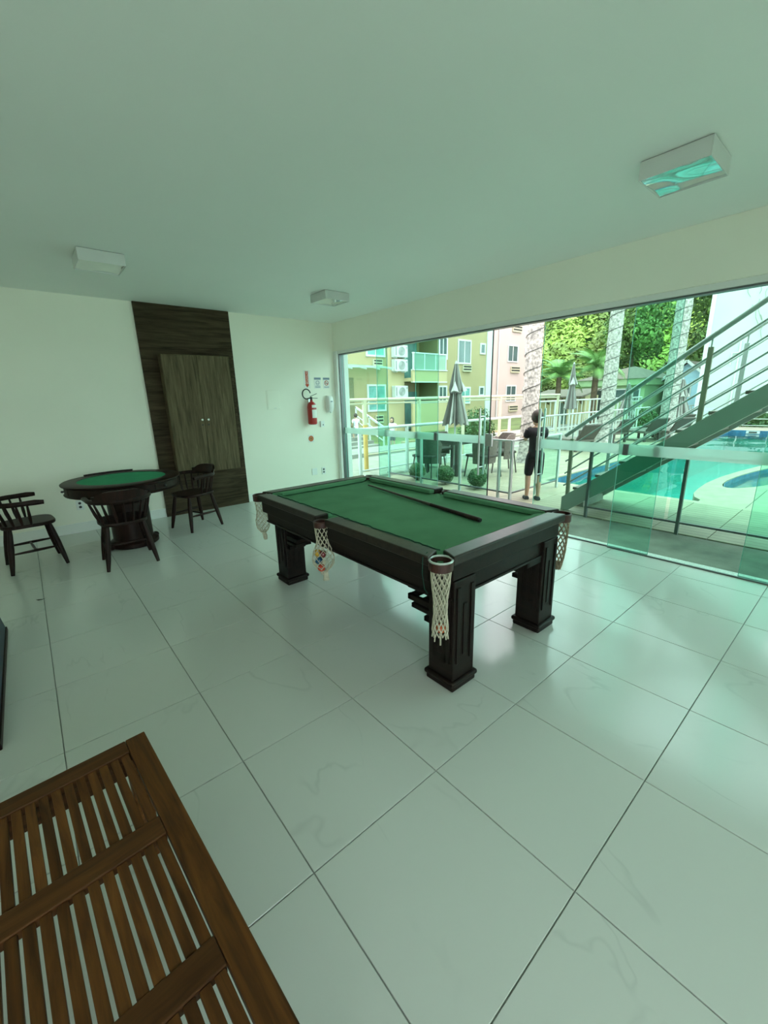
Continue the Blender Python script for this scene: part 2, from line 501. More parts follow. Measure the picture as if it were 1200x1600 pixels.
# ---- sliding glass doors
DOORS = [(1, 4.68, 5.855, 3.912, 'leftmost glass door leaf against the corner jamb', None, [4.72]),
         (2, 3.61, 4.90, 3.888, 'second glass door leaf from the corner, overlapping both neighbours', None, [3.65]),
         (3, 2.78, 4.07, 3.912, 'glass door leaf with vertical bar handle left of the open doorway', 2.89, [4.03]),
         (4, 0.89, 2.13, 3.912, 'glass door leaf with vertical bar handle right of the open doorway', 2.085, [0.93]),
         (5, -0.05, 1.25, 3.888, 'glass door leaf in front of the pool and metal stairs', None, [1.19, 0.02]),
         (6, -1.20, 0.20, 3.912, 'glass door leaf at the right picture edge by the pool', None, []),
         (7, -2.39, -0.95, 3.888, 'glass door leaf beyond the right picture edge', None, [])]
_bd = empty('door_8', (-1.0, Y0 - 0.1, 0), label='unseen glass door added behind the viewer to let in daylight', cat='glass door', kind='structure')  # unseen, added so daylight from behind brightens the room
for k in (-1, 1):
    B(k * 0.75 - 0.745, -0.004, 0.012, k * 0.75 + 0.745, 0.004, 2.345).build('pane', M['clear'], _bd)
for n, ya, yb, x, lab, hy, locks in DOORS:
    d = empty('door_%d' % n, (x, (ya + yb) / 2, 0), label=lab, cat='glass door', kind='structure')
    h = (yb - ya) / 2
    B(-0.004, -h, 0.012, 0.004, h, 2.272).build('pane', M['pane'], d)
    for s in (-1, 1):
        B(-0.0045, s * h - 0.0015, 0.012, 0.0045, s * h + 0.0015, 2.272).build('pane_edge', M['edge'], d)
    B(-0.006, -h, 0.958, -0.0045, h, 1.058).build('frosted_strip', M['frost'], d)
    B(-0.009, -h, 0.0, 0.009, h, 0.012).build('bottom_rail', M['alu'], d)
    for ly in locks:
        B(-0.016, ly - (ya + yb) / 2 - 0.024, 0.955, 0.016, ly - (ya + yb) / 2 + 0.024, 1.06).build('lock', M['alu'], d, bevel=0.003)
    if hy:
        for sx in (-1, 1):
            c = hy - (ya + yb) / 2
            hb = MB().tube([(sx * 0.05, c, 0.56), (sx * 0.05, c, 1.39)], 0.0125, 10)
            for hz in (0.66, 1.29):
                hb.tube([(0, c, hz), (sx * 0.05, c, hz)], 0.009, 8)
            hb.build('handle', M['steel'], d, smooth=True)
        e = -h if n == 3 else h
        B(-0.014, e - 0.05, 0.93, 0.014, e + 0.05 if n == 3 else e + 0.004, 1.085).build('lock', M['steel'], d, bevel=0.003)
B(-0.005, -0.006, 0.012, 0.005, 0.006, 2.272).build('closing_seal', M['black'], bpy.data.objects['door_3'], loc=(0, -0.65, 0))

# ---- ceiling lights
def ceiling_light(x, y, lab):
    t = empty('ceiling_light', (x, y, ZC), label=lab, cat='ceiling light', group='square box lights on the ceiling')
    s = 0.17
    mb = MB()
    w = 0.005
    mb.box(-s, -s, -0.095, s, -s + w, -0.004).box(-s, s - w, -0.095, s, s, -0.004)
    mb.box(-s, -s + w, -0.095, -s + w, s - w, -0.004).box(s - w, -s + w, -0.095, s, s - w, -0.004)
    mb.build('frame', M['lamp_white'], t, bevel=0.001)
    B(-s + 0.012, -s + 0.012, -0.004, s - 0.012, s - 0.012, 0).build('base_plate', M['black'], t)
    # glass diffuser plate with a shallow waved reflector surface
    N = 10
    vs, fs = [], []
    for i in range(N + 1):
        for j in range(N + 1):
            u, v = i / N, j / N
            vs.append((-s + 0.005 + u * (2 * s - 0.010), -s + 0.005 + v * (2 * s - 0.010), -0.089 + 0.003 * math.sin(u * 7) * math.sin(v * 5)))
    for i in range(N):
        for j in range(N):
            a = i * (N + 1) + j
            fs.append((a, a + 1, a + N + 2, a + N + 1))
    MB().add(vs, fs).build('diffuser', M['lampglass'], t, smooth=True)
    return t


ceiling_light(2.62, 0.62, 'square white ceiling light nearest the viewer, above the glass doors')
ceiling_light(0.30, 4.27, 'square white ceiling light above the round card table')
ceiling_light(2.68, 4.30, 'small square ceiling light near the far glass corner')

# ---- cabinet on the far wall
cb = empty('wall_cabinet', (0.85, Y1, 0), label='tall dark wood wall panel with two-door cabinet', cat='cabinet')
B(0, -0.03, 0, 1.2, 0, 2.779).build('back_panel', M['cab_h'], cb, bevel=0.002)
CD = 0.16
B(0.195, -CD, 0.585, 1.105, -0.03, 2.165).build('body', M['cab_v'], cb, bevel=0.002)
for k, (a, b_) in enumerate(((0.195, 0.632), (0.636, 1.075))):
    dr = B(a, -CD - 0.018, 0.592, b_, -CD - 0.001, 2.158).build('door', M['cab_v'], cb, bevel=0.002)
    kx = 0.595 if k == 0 else 0.678
    MB().tube([(kx, -CD - 0.018, 1.315), (kx, -CD - 0.035, 1.315)], 0.008, 10).sphere((kx, -CD - 0.045, 1.315), 0.020, 14, 10).build('knob', M['chrome'], dr, smooth=True)
    MB().tube([(kx + 0.004, -CD - 0.018, 1.245), (kx + 0.004, -CD - 0.022, 1.245)], 0.011, 12).build('keyhole', M['black'], dr)
B(1.08, -CD - 0.018, 0.585, 1.115, -CD - 0.001, 2.165).build('side_strip', M['cab_h'], cb, bevel=0.002)

# ---- things on the far wall
YW = Y1
t = empty('fire_extinguisher', (3.262, YW, 1.145), label='red fire extinguisher hanging on the far wall', cat='extinguisher')
MB().lathe([(0.055, 0), (0.072, 0.012), (0.075, 0.03), (0.075, 0.29), (0.066, 0.335), (0.040, 0.365), (0.022, 0.375), (0.022, 0.40)], (0, -0.10, 0), 24).build('cylinder', M['red'], t, smooth=True)
vs, fs = [], []
for k in range(9):
    a = -PI / 2 - 0.75 + 1.5 * k / 8 + 0.25
    for z in (0.11, 0.245): vs.append((0.0765 * math.cos(a), -0.10 + 0.0765 * math.sin(a), z))
for k in range(8): fs.append((2 * k, 2 * k + 2, 2 * k + 3, 2 * k + 1))
MB().add(vs, fs).build('label_sticker', M['paper'], t, smooth=True)
vs2 = [(x, y, 0.275 if z < 0.2 else 0.32) for x, y, z in vs]
MB().add(vs2, fs).build('label_sticker', M['paper'], t, smooth=True)
MB().tube([(0, -0.10, 0.40), (0, -0.10, 0.45)], 0.018, 12).build('valve', M['black'], t, smooth=True)
MB().bar((-0.02, -0.10, 0.455), (0.09, -0.135, 0.50), 0.022, 0.008).bar((-0.01, -0.10, 0.43), (0.10, -0.135, 0.425), 0.022, 0.008).build('lever', M['black'], t, bevel=0.002)
hp = [(-0.02, -0.11, 0.43)]
for k in range(15):
    a = -1.1 - k / 14 * 5.0
    hp.append((-0.085 + 0.075 * math.cos(a), -0.10, 0.495 + 0.078 * math.sin(a)))
MB().tube(hp, 0.010, 8).build('hose', M['black'], t, smooth=True)
B(-0.02, -0.035, 0.33, 0.02, 0, 0.42).build('wall_bracket', M['steel'], t)


def text_obj(name, body, size, mt, loc, parent, rot=(PI / 2, 0, 0), ext=0.0006):
    c = bpy.data.curves.new(name, 'FONT'); c.body = body; c.size = size; c.extrude = ext
    c.align_x = 'CENTER'; c.align_y = 'CENTER'
    o = bpy.data.objects.new(name + '_src', c)
    COL.objects.link(o)
    dg = bpy.context.evaluated_depsgraph_get()
    me = bpy.data.meshes.new_from_object(o.evaluated_get(dg))
    COL.objects.unlink(o); bpy.data.objects.remove(o)
    me.materials.clear(); me.materials.append(mt)
    r = mesh_obj(name, me, None, parent)
    r.location = loc; r.rotation_euler = rot
    return r


t = empty('arrow_sign', (3.262, YW, 1.74), label='red downward arrow sign above the fire extinguisher', cat='sign')
B(-0.058, -0.003, -0.005, 0.058, 0, 0.275).build('backing', M['paper'], t)
MB().yprism([(-0.026, 0.268), (0.026, 0.268), (0.026, 0.055), (0.040, 0.055), (0, 0.005), (-0.040, 0.055), (-0.026, 0.055)], -0.0042, -0.003).build('arrow', M['redprint'], t)
text_obj('lettering', 'EXTINTOR', 0.044, M['paper'], (0, -0.0046, 0.163), t, rot=(PI / 2, PI / 2, 0))

t = empty('notice_sign', (3.465, YW, 1.73), label='small notice with a round face symbol beside the arrow sign', cat='sign')
B(-0.066, -0.003, 0, 0.066, 0, 0.178).build('backing', M['paper'], t)
B(-0.064, -0.0042, 0.143, 0.064, -0.003, 0.176).build('header_band', M['blueprint'], t)
MB().tube([(0.032 * math.cos(a * PI / 10), -0.004, 0.092 + 0.032 * math.sin(a * PI / 10)) for a in range(20)], 0.0035, 4, closed=True).tube([(0.02 * math.cos(PI + k * PI / 8), -0.004, 0.094 + 0.018 * math.sin(PI + k * PI / 8)) for k in range(9)], 0.0025, 4).build('face_symbol', M['blueprint'], t)
mb = MB()
for k, w in enumerate((0.045, 0.052, 0.04)): mb.box(-w, -0.0042, 0.012 + k * 0.014, w, -0.003, 0.018 + k * 0.014)
mb.build('text_lines', M['blueprint'], t)
t = empty('no_smoking_sign', (3.640, YW, 1.73), label='small no smoking notice above the white dispenser', cat='sign')
B(-0.066, -0.003, 0, 0.066, 0, 0.178).build('backing', M['paper'], t)
B(-0.064, -0.0042, 0.143, 0.064, -0.003, 0.176).build('header_band', M['blueprint'], t)
MB().tube([(0.036 * math.cos(a * PI / 10), -0.004, 0.090 + 0.036 * math.sin(a * PI / 10)) for a in range(20)], 0.005, 4, closed=True).bar((-0.026, -0.004, 0.116), (0.026, -0.004, 0.064), 0.003, 0.007, up=(0.7, 0, 0.7)).build('prohibition_ring', M['redprint'], t)
MB().bar((-0.026, -0.0036, 0.085), (0.024, -0.0036, 0.085), 0.001, 0.009).build('cigarette_symbol', M['darkprint'], t)
mb = MB()
for k, w in enumerate((0.045, 0.05)): mb.box(-w, -0.0042, 0.012 + k * 0.014, w, -0.003, 0.018 + k * 0.014)
mb.build('text_lines', M['blueprint'], t)

t = empty('sanitizer_dispenser', (3.66, YW, 1.33), label='white rounded hand sanitizer dispenser by the corner jamb', cat='dispenser')
mb = MB()
prof = [(0.0, 0.030), (0.02, 0.075), (0.07, 0.098), (0.15, 0.105), (0.22, 0.10), (0.26, 0.08), (0.28, 0.045)]
vs, fs = [], []
NS = 12
for z, dp in prof:
    w = 0.062 if 0.05 < z < 0.25 else 0.050
    for k in range(NS + 1):
        a = PI * k / NS
        vs.append((-w * math.copysign(abs(math.cos(a)) ** 0.5, math.cos(a)), -dp * math.sin(a) ** 0.5 if 0 < k < NS else 0, z))
for i in range(len(prof) - 1):
    for k in range(NS):
        a = i * (NS + 1) + k
        fs.append((a, a + 1, a + NS + 2, a + NS + 1))
fs.append(tuple(range(NS + 1))); fs.append(tuple(reversed(range((len(prof) - 1) * (NS + 1), len(prof) * (NS + 1)))))
MB().add(vs, fs).build('housing', M['plastic'], t, smooth=True)
MB().box(-0.016, -0.108, 0.175, 0.016, -0.098, 0.19).build('level_window', M['blueprint'], t)
MB().box(-0.012, -0.085, -0.012, 0.012, -0.055, 0.01).build('nozzle', M['plastic'], t, bevel=0.003)

t = empty('small_key_switch', (3.50, YW, 1.09), label='small white switch box below the fire extinguisher', cat='switch')
B(-0.038, -0.03, 0, 0.038, 0, 0.10).build('housing', M['plastic'], t, bevel=0.004)
MB().tube([(0.008, -0.03, 0.035), (0.008, -0.034, 0.035)], 0.010, 12).build('lock', M['darkprint'], t)
t = empty('round_sticker', (3.265, YW, 0.905), label='round orange sticker low on the far wall', cat='sticker')
B(-0.055, -0.002, -0.065, 0.055, 0, 0.065).build('backing', M['paper'], t)
MB().tube([(0, -0.0035, 0), (0, -0.002, 0)], 0.048, 24).build('red_disc', M['redprint'], t)
MB().tube([(0, -0.0045, 0), (0, -0.0034, 0)], 0.036, 24).build('orange_disc', pm('orange_print', (0.7, 0.25, 0.08), 0.7), t)
mb = MB()
for k in range(3): mb.box(-0.022, -0.0054, -0.016 + k * 0.013, 0.022, -0.0044, -0.010 + k * 0.013)
mb.build('text_lines', M['darkprint'], t)
t = empty('blank_wall_plate', (3.29, YW, 0.33), label='blank white wall plate just above the pool table corner', cat='wall plate')
B(-0.052, -0.010, -0.058, 0.052, 0, 0.058).build('plate', M['plastic'], t, bevel=0.004)
t = empty('power_outlet', (3.475, YW, 0.325), label='white double power outlet near the glass corner', cat='outlet')
B(-0.038, -0.010, -0.062, 0.038, 0, 0.062).build('plate', M['plastic'], t, bevel=0.004)
for z in (-0.024, 0.024):
    MB().tube([(0, -0.0115, z), (0, -0.010, z)], 0.017, 14).build('socket', M['darkprint'], t)
t = empty('power_outlet', (-0.105, YW, 0.345), label='white double power outlet low behind the card table', cat='outlet')
B(-0.040, -0.010, -0.062, 0.040, 0, 0.062).build('plate', M['plastic'], t, bevel=0.004)
for z in (-0.024, 0.024):
    MB().tube([(0, -0.0115, z), (0, -0.010, z)], 0.016, 14).build('socket', M['darkprint'], t)
t = empty('access_cover', (2.628, YW, 1.41), label='flush painted metal access cover on the far wall', cat='wall panel')
MB().box(-0.112, -0.006, 0, 0.112, 0, 0.30).build('frame', M['wall'], t, bevel=0.003)
MB().box(-0.098, -0.010, 0.014, 0.098, -0.006, 0.286).build('lid', M['wall'], t, bevel=0.002)
MB().box(0.0, -0.012, 0.018, 0.045, -0.010, 0.024).build('name_tab', M['steel'], t)

# ------------------------------------------------------------------ pool table
PX0, PX1, PY0, PY1, PZ = 0.89, 2.145, 0.84, 2.95, 0.80
PCX, PCY = (PX0 + PX1) / 2, (PY0 + PY1) / 2
HX, HY = (PX1 - PX0) / 2, (PY1 - PY0) / 2
pt = empty('pool_table', (PCX, PCY, 0), label='dark wooden pool table with green cloth in the middle of the room', cat='pool table')
RW = 0.105          # wooden rail width
CW = 0.045          # cushion width
BZ = PZ - 0.042     # playing bed
# bed cloth
_bed = MB().box(-HX + 0.07, -HY + 0.07, BZ - 0.03, HX - 0.07, HY - 0.07, BZ)
_bed.build('bed_cloth', M['felt'], pt)
PC = 0.10           # corner cut of a rail
PM_ = 0.065         # half opening at the middle pocket


def rail(mb, mc, pts_out, pts_in, pts_cush, zt):
    mb.prism(pts_out + list(reversed(pts_in)), zt - 0.052, zt)
    mc.prism(pts_in + list(reversed(pts_cush)), zt - 0.034, zt - 0.003)


def mk_rail(o0, o1, i0, i1, c0, c1):
    mb, mc = MB(), MB()
    mb.prism([o0, o1, i1, i0], PZ - 0.05, PZ)
    r = mb.build('rail', M['railwood'], pt, bevel=0.008, seg=3)
    mc.prism([i0, i1, c1, c0], BZ + 0.006, PZ - 0.004)
    mc.build('cushion', M['felt'], r, bevel=0.006)
    return r


a, w, c = 0.085, RW, RW + CW
# two short rails, four half long rails; ends are mitred to leave the pocket mouths open
for s in (-1, 1):
    mk_rail((-HX + a, s * HY), (HX - a, s * HY), (-HX + w + 0.02, s * (HY - w)), (HX - w - 0.02, s * (HY - w)),
            (-HX + c + 0.05, s * (HY - c)), (HX - c - 0.05, s * (HY - c)))
    for q in (-1, 1):
        mk_rail((s * HX, q * (HY - a)), (s * HX, q * 0.055), (s * (HX - w), q * (HY - w - 0.02)), (s * (HX - w), q * 0.06),
                (s * (HX - c), q * (HY - c - 0.05)), (s * (HX - c), q * 0.075))
# aprons: an upper moulding and a lower recessed board on every side
for s in (-1, 1):
    B(-HX + 0.11, s * (HY - 0.025), 0.655, HX - 0.11, s * (HY - 0.055), PZ - 0.05).build('apron', M['dkwood'], pt, bevel=0.006)
    B(-HX + 0.12, s * (HY - 0.06), 0.545, HX - 0.12, s * (HY - 0.085), 0.655).build('lower_apron', M['dkwood'], pt, bevel=0.006)
    B(-HX + 0.12, s * (HY - 0.05), 0.535, HX - 0.12, s * (HY - 0.09), 0.550).build('apron_bead', M['dkwood'], pt, bevel=0.004)
    B(s * (HX - 0.025), -HY + 0.11, 0.655, s * (HX - 0.055), HY - 0.11, PZ - 0.05).build('apron', M['dkwood'], pt, bevel=0.006)
    B(s * (HX - 0.06), -HY + 0.12, 0.575, s * (HX - 0.085), HY - 0.12, 0.655).build('lower_apron', M['dkwood'], pt, bevel=0.006)
    B(s * (HX - 0.05), -HY + 0.12, 0.565, s * (HX - 0.09), HY - 0.12, 0.580).build('apron_bead', M['dkwood'], pt, bevel=0.004)
B(-HX + 0.09, -HY + 0.09, 0.60, HX - 0.09, HY - 0.09, BZ - 0.03).build('slate_carcass', M['dkwood'], pt)

# legs
LX = (1.547 - PCX) + 0.432
for sx in (-1, 1):
    for sy in (-1, 1):
        lx, ly = 1.547 - PCX + sx * 0.431, 1.880 - PCY + sy * 0.915
        lg = B(lx - 0.088, ly - 0.088, 0.06, lx + 0.088, ly + 0.088, 0.64).build('leg', M['dkwood'], pt, bevel=0.006)
        B(lx - 0.098, ly - 0.098, 0.0, lx + 0.098, ly + 0.098, 0.035).build('foot', M['dkwood'], lg, bevel=0.010, seg=3)
        B(lx - 0.108, ly - 0.108, 0.032, lx + 0.108, ly + 0.108, 0.062).build('foot_moulding', M['dkwood'], lg, bevel=0.013, seg=3)
        for (fx, fy) in ((1, 0), (-1, 0), (0, 1), (0, -1)):
            # raised fillets framing a groove on every face
            mb = MB()
            for o in (-0.055, 0.055):
                if fx: mb.box(lx + fx * 0.088, ly + o - 0.012, 0.16, lx + fx * 0.096, ly + o + 0.012, 0.60)
                else: mb.box(lx + o - 0.012, ly + fy * 0.088, 0.16, lx + o + 0.012, ly + fy * 0.096, 0.60)
            if fx: mb.box(lx + fx * 0.088, ly - 0.014, 0.20, lx + fx * 0.094, ly + 0.014, 0.50)
            else: mb.box(lx - 0.014, ly + fy * 0.088, 0.20, lx + 0.014, ly + fy * 0.094, 0.50)
            mb.build('fillet', M['dkwood'], lg, bevel=0.003)
        # stepped lattice brackets on the inner faces
        for ax in ((1,) if sx < 0 else (0, 1)):
            d = -sx if ax == 0 else -sy
            mb = MB()
            for z, ln, t_ in ((0.550, 0.21, 0.034), (0.505, 0.18, 0.028), (0.435, 0.18, 0.034), (0.390, 0.15, 0.028), (0.345, 0.05, 0.03)) if ax else ((0.52, 0.16, 0.035),):
                for off in (-0.062, 0.062):
                    if ax == 0: mb.box(lx + d * 0.088, ly + off - 0.012, z - t_ / 2, lx + d * (0.088 + ln), ly + off + 0.012, z + t_ / 2)
                    else: mb.box(lx + off - 0.012, ly + d * 0.088, z - t_ / 2, lx + off + 0.012, ly + d * (0.088 + ln), z + t_ / 2)
                e = 0.088 + ln - 0.015
                if ax == 0: mb.box(lx + d * e - 0.012, ly - 0.074, z - t_ / 2, lx + d * e + 0.012, ly + 0.074, z + t_ / 2)
                else: mb.box(lx - 0.074, ly + d * e - 0.012, z - t_ / 2, lx + 0.074, ly + d * e + 0.012, z + t_ / 2)
            mb.build('lattice_bracket', M['dkwood'], lg, bevel=0.003)


# pockets: leather cup, metal rim, knotted net
def net_mesh(prof, n, off=(0, 0), r=0.0032, sway=(0, 0)):
    mb = MB()
    zt, zb = prof[0][0], prof[-1][0]

    def rad(z):
        for i in range(len(prof) - 1):
            if prof[i][0] >= z >= prof[i + 1][0]:
                t = (prof[i][0] - z) / max(1e-6, prof[i][0] - prof[i + 1][0])
                return prof[i][1] * (1 - t) + prof[i + 1][1] * t
        return prof[-1][1]
    rows = 13
    for k in range(n):
        for d in (-1, 1):
            pts = []
            for i in range(rows + 1):
                z = zt + (zb - zt) * i / rows
                a = 2 * PI * (k + (0.5 if i % 2 else 0.0) * d) / n
                q = i / rows
                pts.append((off[0] + rad(z) * math.cos(a) + sway[0] * q * q, off[1] + rad(z) * math.sin(a) + sway[1] * q * q, z))
            mb.tube(pts, r, 4)
    return mb


POCK = [(-HX + 0.046, -HY + 0.046, 'white', 0), (HX - 0.046, -HY + 0.046, 'dirty', 1), (-HX + 0.046, HY - 0.046, 'dirtyw', 2), (HX - 0.046, HY - 0.046, 'white', 3),
        (-HX + 0.008, 0, 'ball', 4), (HX - 0.008, 0, 'white', 5)]
balls = []
for px, py, kind, idx in POCK:
    cup = MB()
    N = 20
    ro, ri, zt, zb = (0.060, 0.052, PZ - 0.018, PZ - 0.062) if idx < 4 else (0.050, 0.043, PZ - 0.030, PZ - 0.062)
    cup.lathe([(ri, zt), (ro, zt), (ro, zb), (ri, zb), (ri, zt)], (px, py, 0), N)
    cup.f = [f for f in cup.f if len(f) == 4]
    cu = cup.build('pocket_cup', M['leather'], pt, smooth=True)
    MB().tube([(px + (ro + ri) / 2 * math.cos(2 * PI * k / 20), py + (ro + ri) / 2 * math.sin(2 * PI * k / 20), zt + 0.002) for k in range(20)], 0.006, 6, closed=True).build('pocket_rim', M['steel'] if idx in (0, 3) else M['leather'], cu, smooth=True)
    if kind == 'ball':
        nm = net_mesh([(zb + 0.01, 0.046), (0.63, 0.036), (0.58, 0.060), (0.52, 0.076), (0.47, 0.066), (0.43, 0.024), (0.405, 0.020)], 9, (px, py), sway=(0, 0))
        nm.build('net', M['net'], cu)
        MB().tube([(px, py, 0.435), (px + 0.004, py - 0.012, 0.40), (px + 0.002, py - 0.016, 0.365)], [0.02, 0.018, 0.022], 8).build('net_tassel', M['net'], cu, smooth=True)
    elif kind == 'dirtyw':
        nm = net_mesh([(zb + 0.01, 0.050), (0.63, 0.040), (0.56, 0.058), (0.50, 0.052), (0.46, 0.020)], 9, (px, py))
        nm.build('net', M['net'], cu)
        MB().tube([(px, py, 0.465), (px + 0.006, py - 0.008, 0.42), (px + 0.006, py - 0.012, 0.395)], [0.016, 0.020, 0.014], 8).build('net_tassel', M['net'], cu, smooth=True)
    elif kind == 'dirty':
        nm = net_mesh([(zb + 0.01, 0.050), (0.62, 0.046), (0.52, 0.042), (0.44, 0.030), (0.40, 0.020)], 10, (px, py), r=0.0042)
        nm.build('net', M['netdirty'], cu)
        MB().tube([(px, py, 0.45), (px, py, 0.405)], [0.028, 0.018], 8).build('net_tassel', M['netdirty'], cu, smooth=True)
    else:
        nm = net_mesh([(zb + 0.01, 0.050), (0.66, 0.044), (0.58, 0.034), (0.50, 0.032), (0.45, 0.038), (0.41, 0.040), (0.385, 0.034)], 11, (px, py), r=0.0036)
        nm.build('net', M['net'], cu)
        mb = MB()
        for k in range(8):
            a = 2 * PI * k / 8
            mb.tube([(px + 0.036 * math.cos(a), py + 0.036 * math.sin(a), 0.395), (px + 0.040 * math.cos(a), py + 0.040 * math.sin(a), 0.372 - 0.012 * (k % 3))], 0.004, 4)
        mb.build('net_fringe', M['net'], cu)
# green trim cord along the near cushion and a loose thread by the near leg
rp = random.Random(3)
pts = [(-HX + RW + 0.004 + rp.uniform(-0.004, 0.004), HY - 0.25 - (2 * HY - 0.36) * k / 60, PZ + 0.001 + rp.uniform(-0.002, 0.003)) for k in range(61)]
MB().tube(pts, 0.0035, 5).build('frayed_cloth_edge', pm('dark_green_thread', (0.006, 0.05, 0.03), 0.9), pt)
MB().tube([(-HX + 0.04, -HY + 0.13, PZ + 0.002), (-HX - 0.003, -HY + 0.12, PZ - 0.01), (-HX - 0.004, -HY + 0.122, 0.70), (-HX + 0.010, -HY + 0.12, 0.62), (-HX + 0.012, -HY + 0.10, 0.60)], 0.0025, 5).build('loose_thread', pm('green_thread', (0.008, 0.06, 0.04), 0.9), pt)

# balls lying in the side and corner nets
BC = {'yellow': (0.75, 0.42, 0.04), 'blue': (0.02, 0.10, 0.20), 'red': (0.55, 0.05, 0.02), 'maroon': (0.16, 0.015, 0.02), 'cream': (0.7, 0.66, 0.5)}
wx, wy = PCX - HX + 0.005, PCY
cx0, cy0 = PCX - HX + 0.046, PCY - HY + 0.046
for nm_, (bx, by, bz), lab in (('yellow', (wx - 0.022, wy + 0.026, 0.555), 'yellow billiard ball high in the left side pocket net'),
                               ('maroon', (wx - 0.018, wy - 0.030, 0.560), 'maroon billiard ball beside the yellow one in the side net'),
                               ('blue', (wx - 0.030, wy + 0.004, 0.508), 'dark blue billiard ball in the middle of the side net'),
                               ('red', (wx - 0.024, wy - 0.012, 0.460), 'red billiard ball at the bottom of the side net'),
                               ('cream', (wx + 0.012, wy + 0.028, 0.475), 'cream billiard ball low in the side net')):
    o = MB().sphere((0, 0, 0), 0.0255, 16, 10).build('billiard_ball', pm(nm_ + '_ball', BC[nm_], 0.12, var=0.02, coat=0.5), smooth=True)
    o.location = (bx, by, bz); tag(o, lab, 'billiard ball', 'balls caught in the pocket nets')
for q, (bx, by, bz) in enumerate(((cx0 - 0.006, cy0 - 0.010, 0.425),)):
    o = MB().sphere((0, 0, 0), 0.0255, 16, 10).build('billiard_ball', pm('orange_ball', (0.5, 0.10, 0.03), 0.15, var=0.02), smooth=True)
    o.location = (bx, by, bz); tag(o, 'orange red billiard ball at the bottom of the nearest corner net', 'billiard ball', 'balls caught in the pocket nets')

# cue lying on the cloth
p0, p1 = Vector((1.852, 2.600, BZ + 0.0145)), Vector((1.640, 1.195, BZ + 0.0158))
cue = empty('pool_cue', p1, label='dark wooden pool cue lying on the green cloth', cat='cue')
d = p0 - p1
MB().tube([(0, 0, 0), d * 0.35], [0.0155, 0.0125], 14).build('butt', M['dkwood2'], cue, smooth=True)
MB().tube([d * 0.35, d * 0.985], [0.0125, 0.0075], 14).build('shaft', wood('dark_cue_wood', (0.02, 0.012, 0.008), (0.05, 0.03, 0.02), rough=0.3), cue, smooth=True)
MB().tube([d * 0.985, d], [0.0075, 0.007], 14).build('tip', M['black'], cue, smooth=True)
MB().tube([(0, 0, 0), -d.normalized() * 0.012], [0.0155, 0.012], 14).build('bumper', M['black'], cue, smooth=True)

# ------------------------------------------------------------------ round card table
ct = empty('card_table', (0.27, 4.98, 0), label='round dark wood card table with green felt top', cat='card table')
CT = 0.765
MB().lathe([(0.44, CT - 0.03), (0.55, CT - 0.03), (0.565, CT - 0.02), (0.568, CT - 0.008), (0.555, CT), (0.425, CT), (0.42, CT - 0.008), (0.44, CT - 0.03)], n=56).build('rim', M['dkwood2'], ct, smooth=True)
MB().lathe([(0.426, CT - 0.02), (0.426, CT - 0.004)], n=48).build('felt_top', M['felt2'], ct)
ap = MB().lathe([(0.40, CT - 0.125), (0.545, CT - 0.125), (0.552, CT - 0.115), (0.535, CT - 0.105), (0.535, CT - 0.03)], n=48).build('apron', M['dkwood2'], ct, smooth=True)
for k in range(6):
    a = k * PI / 3 - PI / 2 + 0.6
    dr = MB().add([], [])
    vs, fs = [], []
    for q in range(7):
        b_ = a - 0.2 + 0.4 * q / 6
        for rr, z in ((0.5355, CT - 0.098), (0.540, CT - 0.098), (0.540, CT - 0.036), (0.5355, CT - 0.036)):
            vs.append((rr * math.cos(b_), rr * math.sin(b_), z))
    for q in range(6):
        for e in range(4): fs.append((q * 4 + e, q * 4 + (e + 1) % 4, q * 4 + 4 + (e + 1) % 4, q * 4 + 4 + e))
    fs += [(3, 2, 1, 0), (24, 25, 26, 27)]
    dro = MB().add(vs, fs).build('drawer', M['dkwood2'], ct, smooth=True)
    MB().tube([(0.538 * math.cos(a), 0.538 * math.sin(a), CT - 0.067), (0.556 * math.cos(a), 0.556 * math.sin(a), CT - 0.067)], [0.006, 0.011], 10).sphere((0.558 * math.cos(a), 0.558 * math.sin(a), CT - 0.067), 0.012, 10, 8).build('knob', M['black'], dro, smooth=True)
# raised folding lip on the wall side
vs, fs = [], []
for q in range(9):
    b_ = PI / 2 - 0.35 + 0.95 * q / 8
    for rr, z in ((0.535, CT - 0.001), (0.556, CT - 0.001), (0.556, CT + 0.016), (0.535, CT + 0.016)): vs.append((rr * math.cos(b_), rr * math.sin(b_), z))
for q in range(8):
    for e in range(4): fs.append((q * 4 + e, q * 4 + (e + 1) % 4, q * 4 + 4 + (e + 1) % 4, q * 4 + 4 + e))
fs += [(3, 2, 1, 0), (32, 33, 34, 35)]
MB().add(vs, fs).build('raised_lip', M['dkwood2'], ct)
MB().lathe([(0.23, 0.0), (0.25, 0.015), (0.25, 0.05), (0.225, 0.07), (0.20, 0.085), (0.20, 0.50), (0.22, 0.52), (0.22, 0.60), (0.30, 0.625), (0.30, 0.64)], n=40).build('pedestal', M['dkwood2'], ct, smooth=True)
for k in range(4):
    a = k * PI / 2 + 0.4
    MB().sphere((0.262 * math.cos(a), 0.262 * math.sin(a), 0.032), 0.032, 12, 8, (1.2, 1.2, 1)).build('foot', M['dkwood2'], ct, smooth=True)


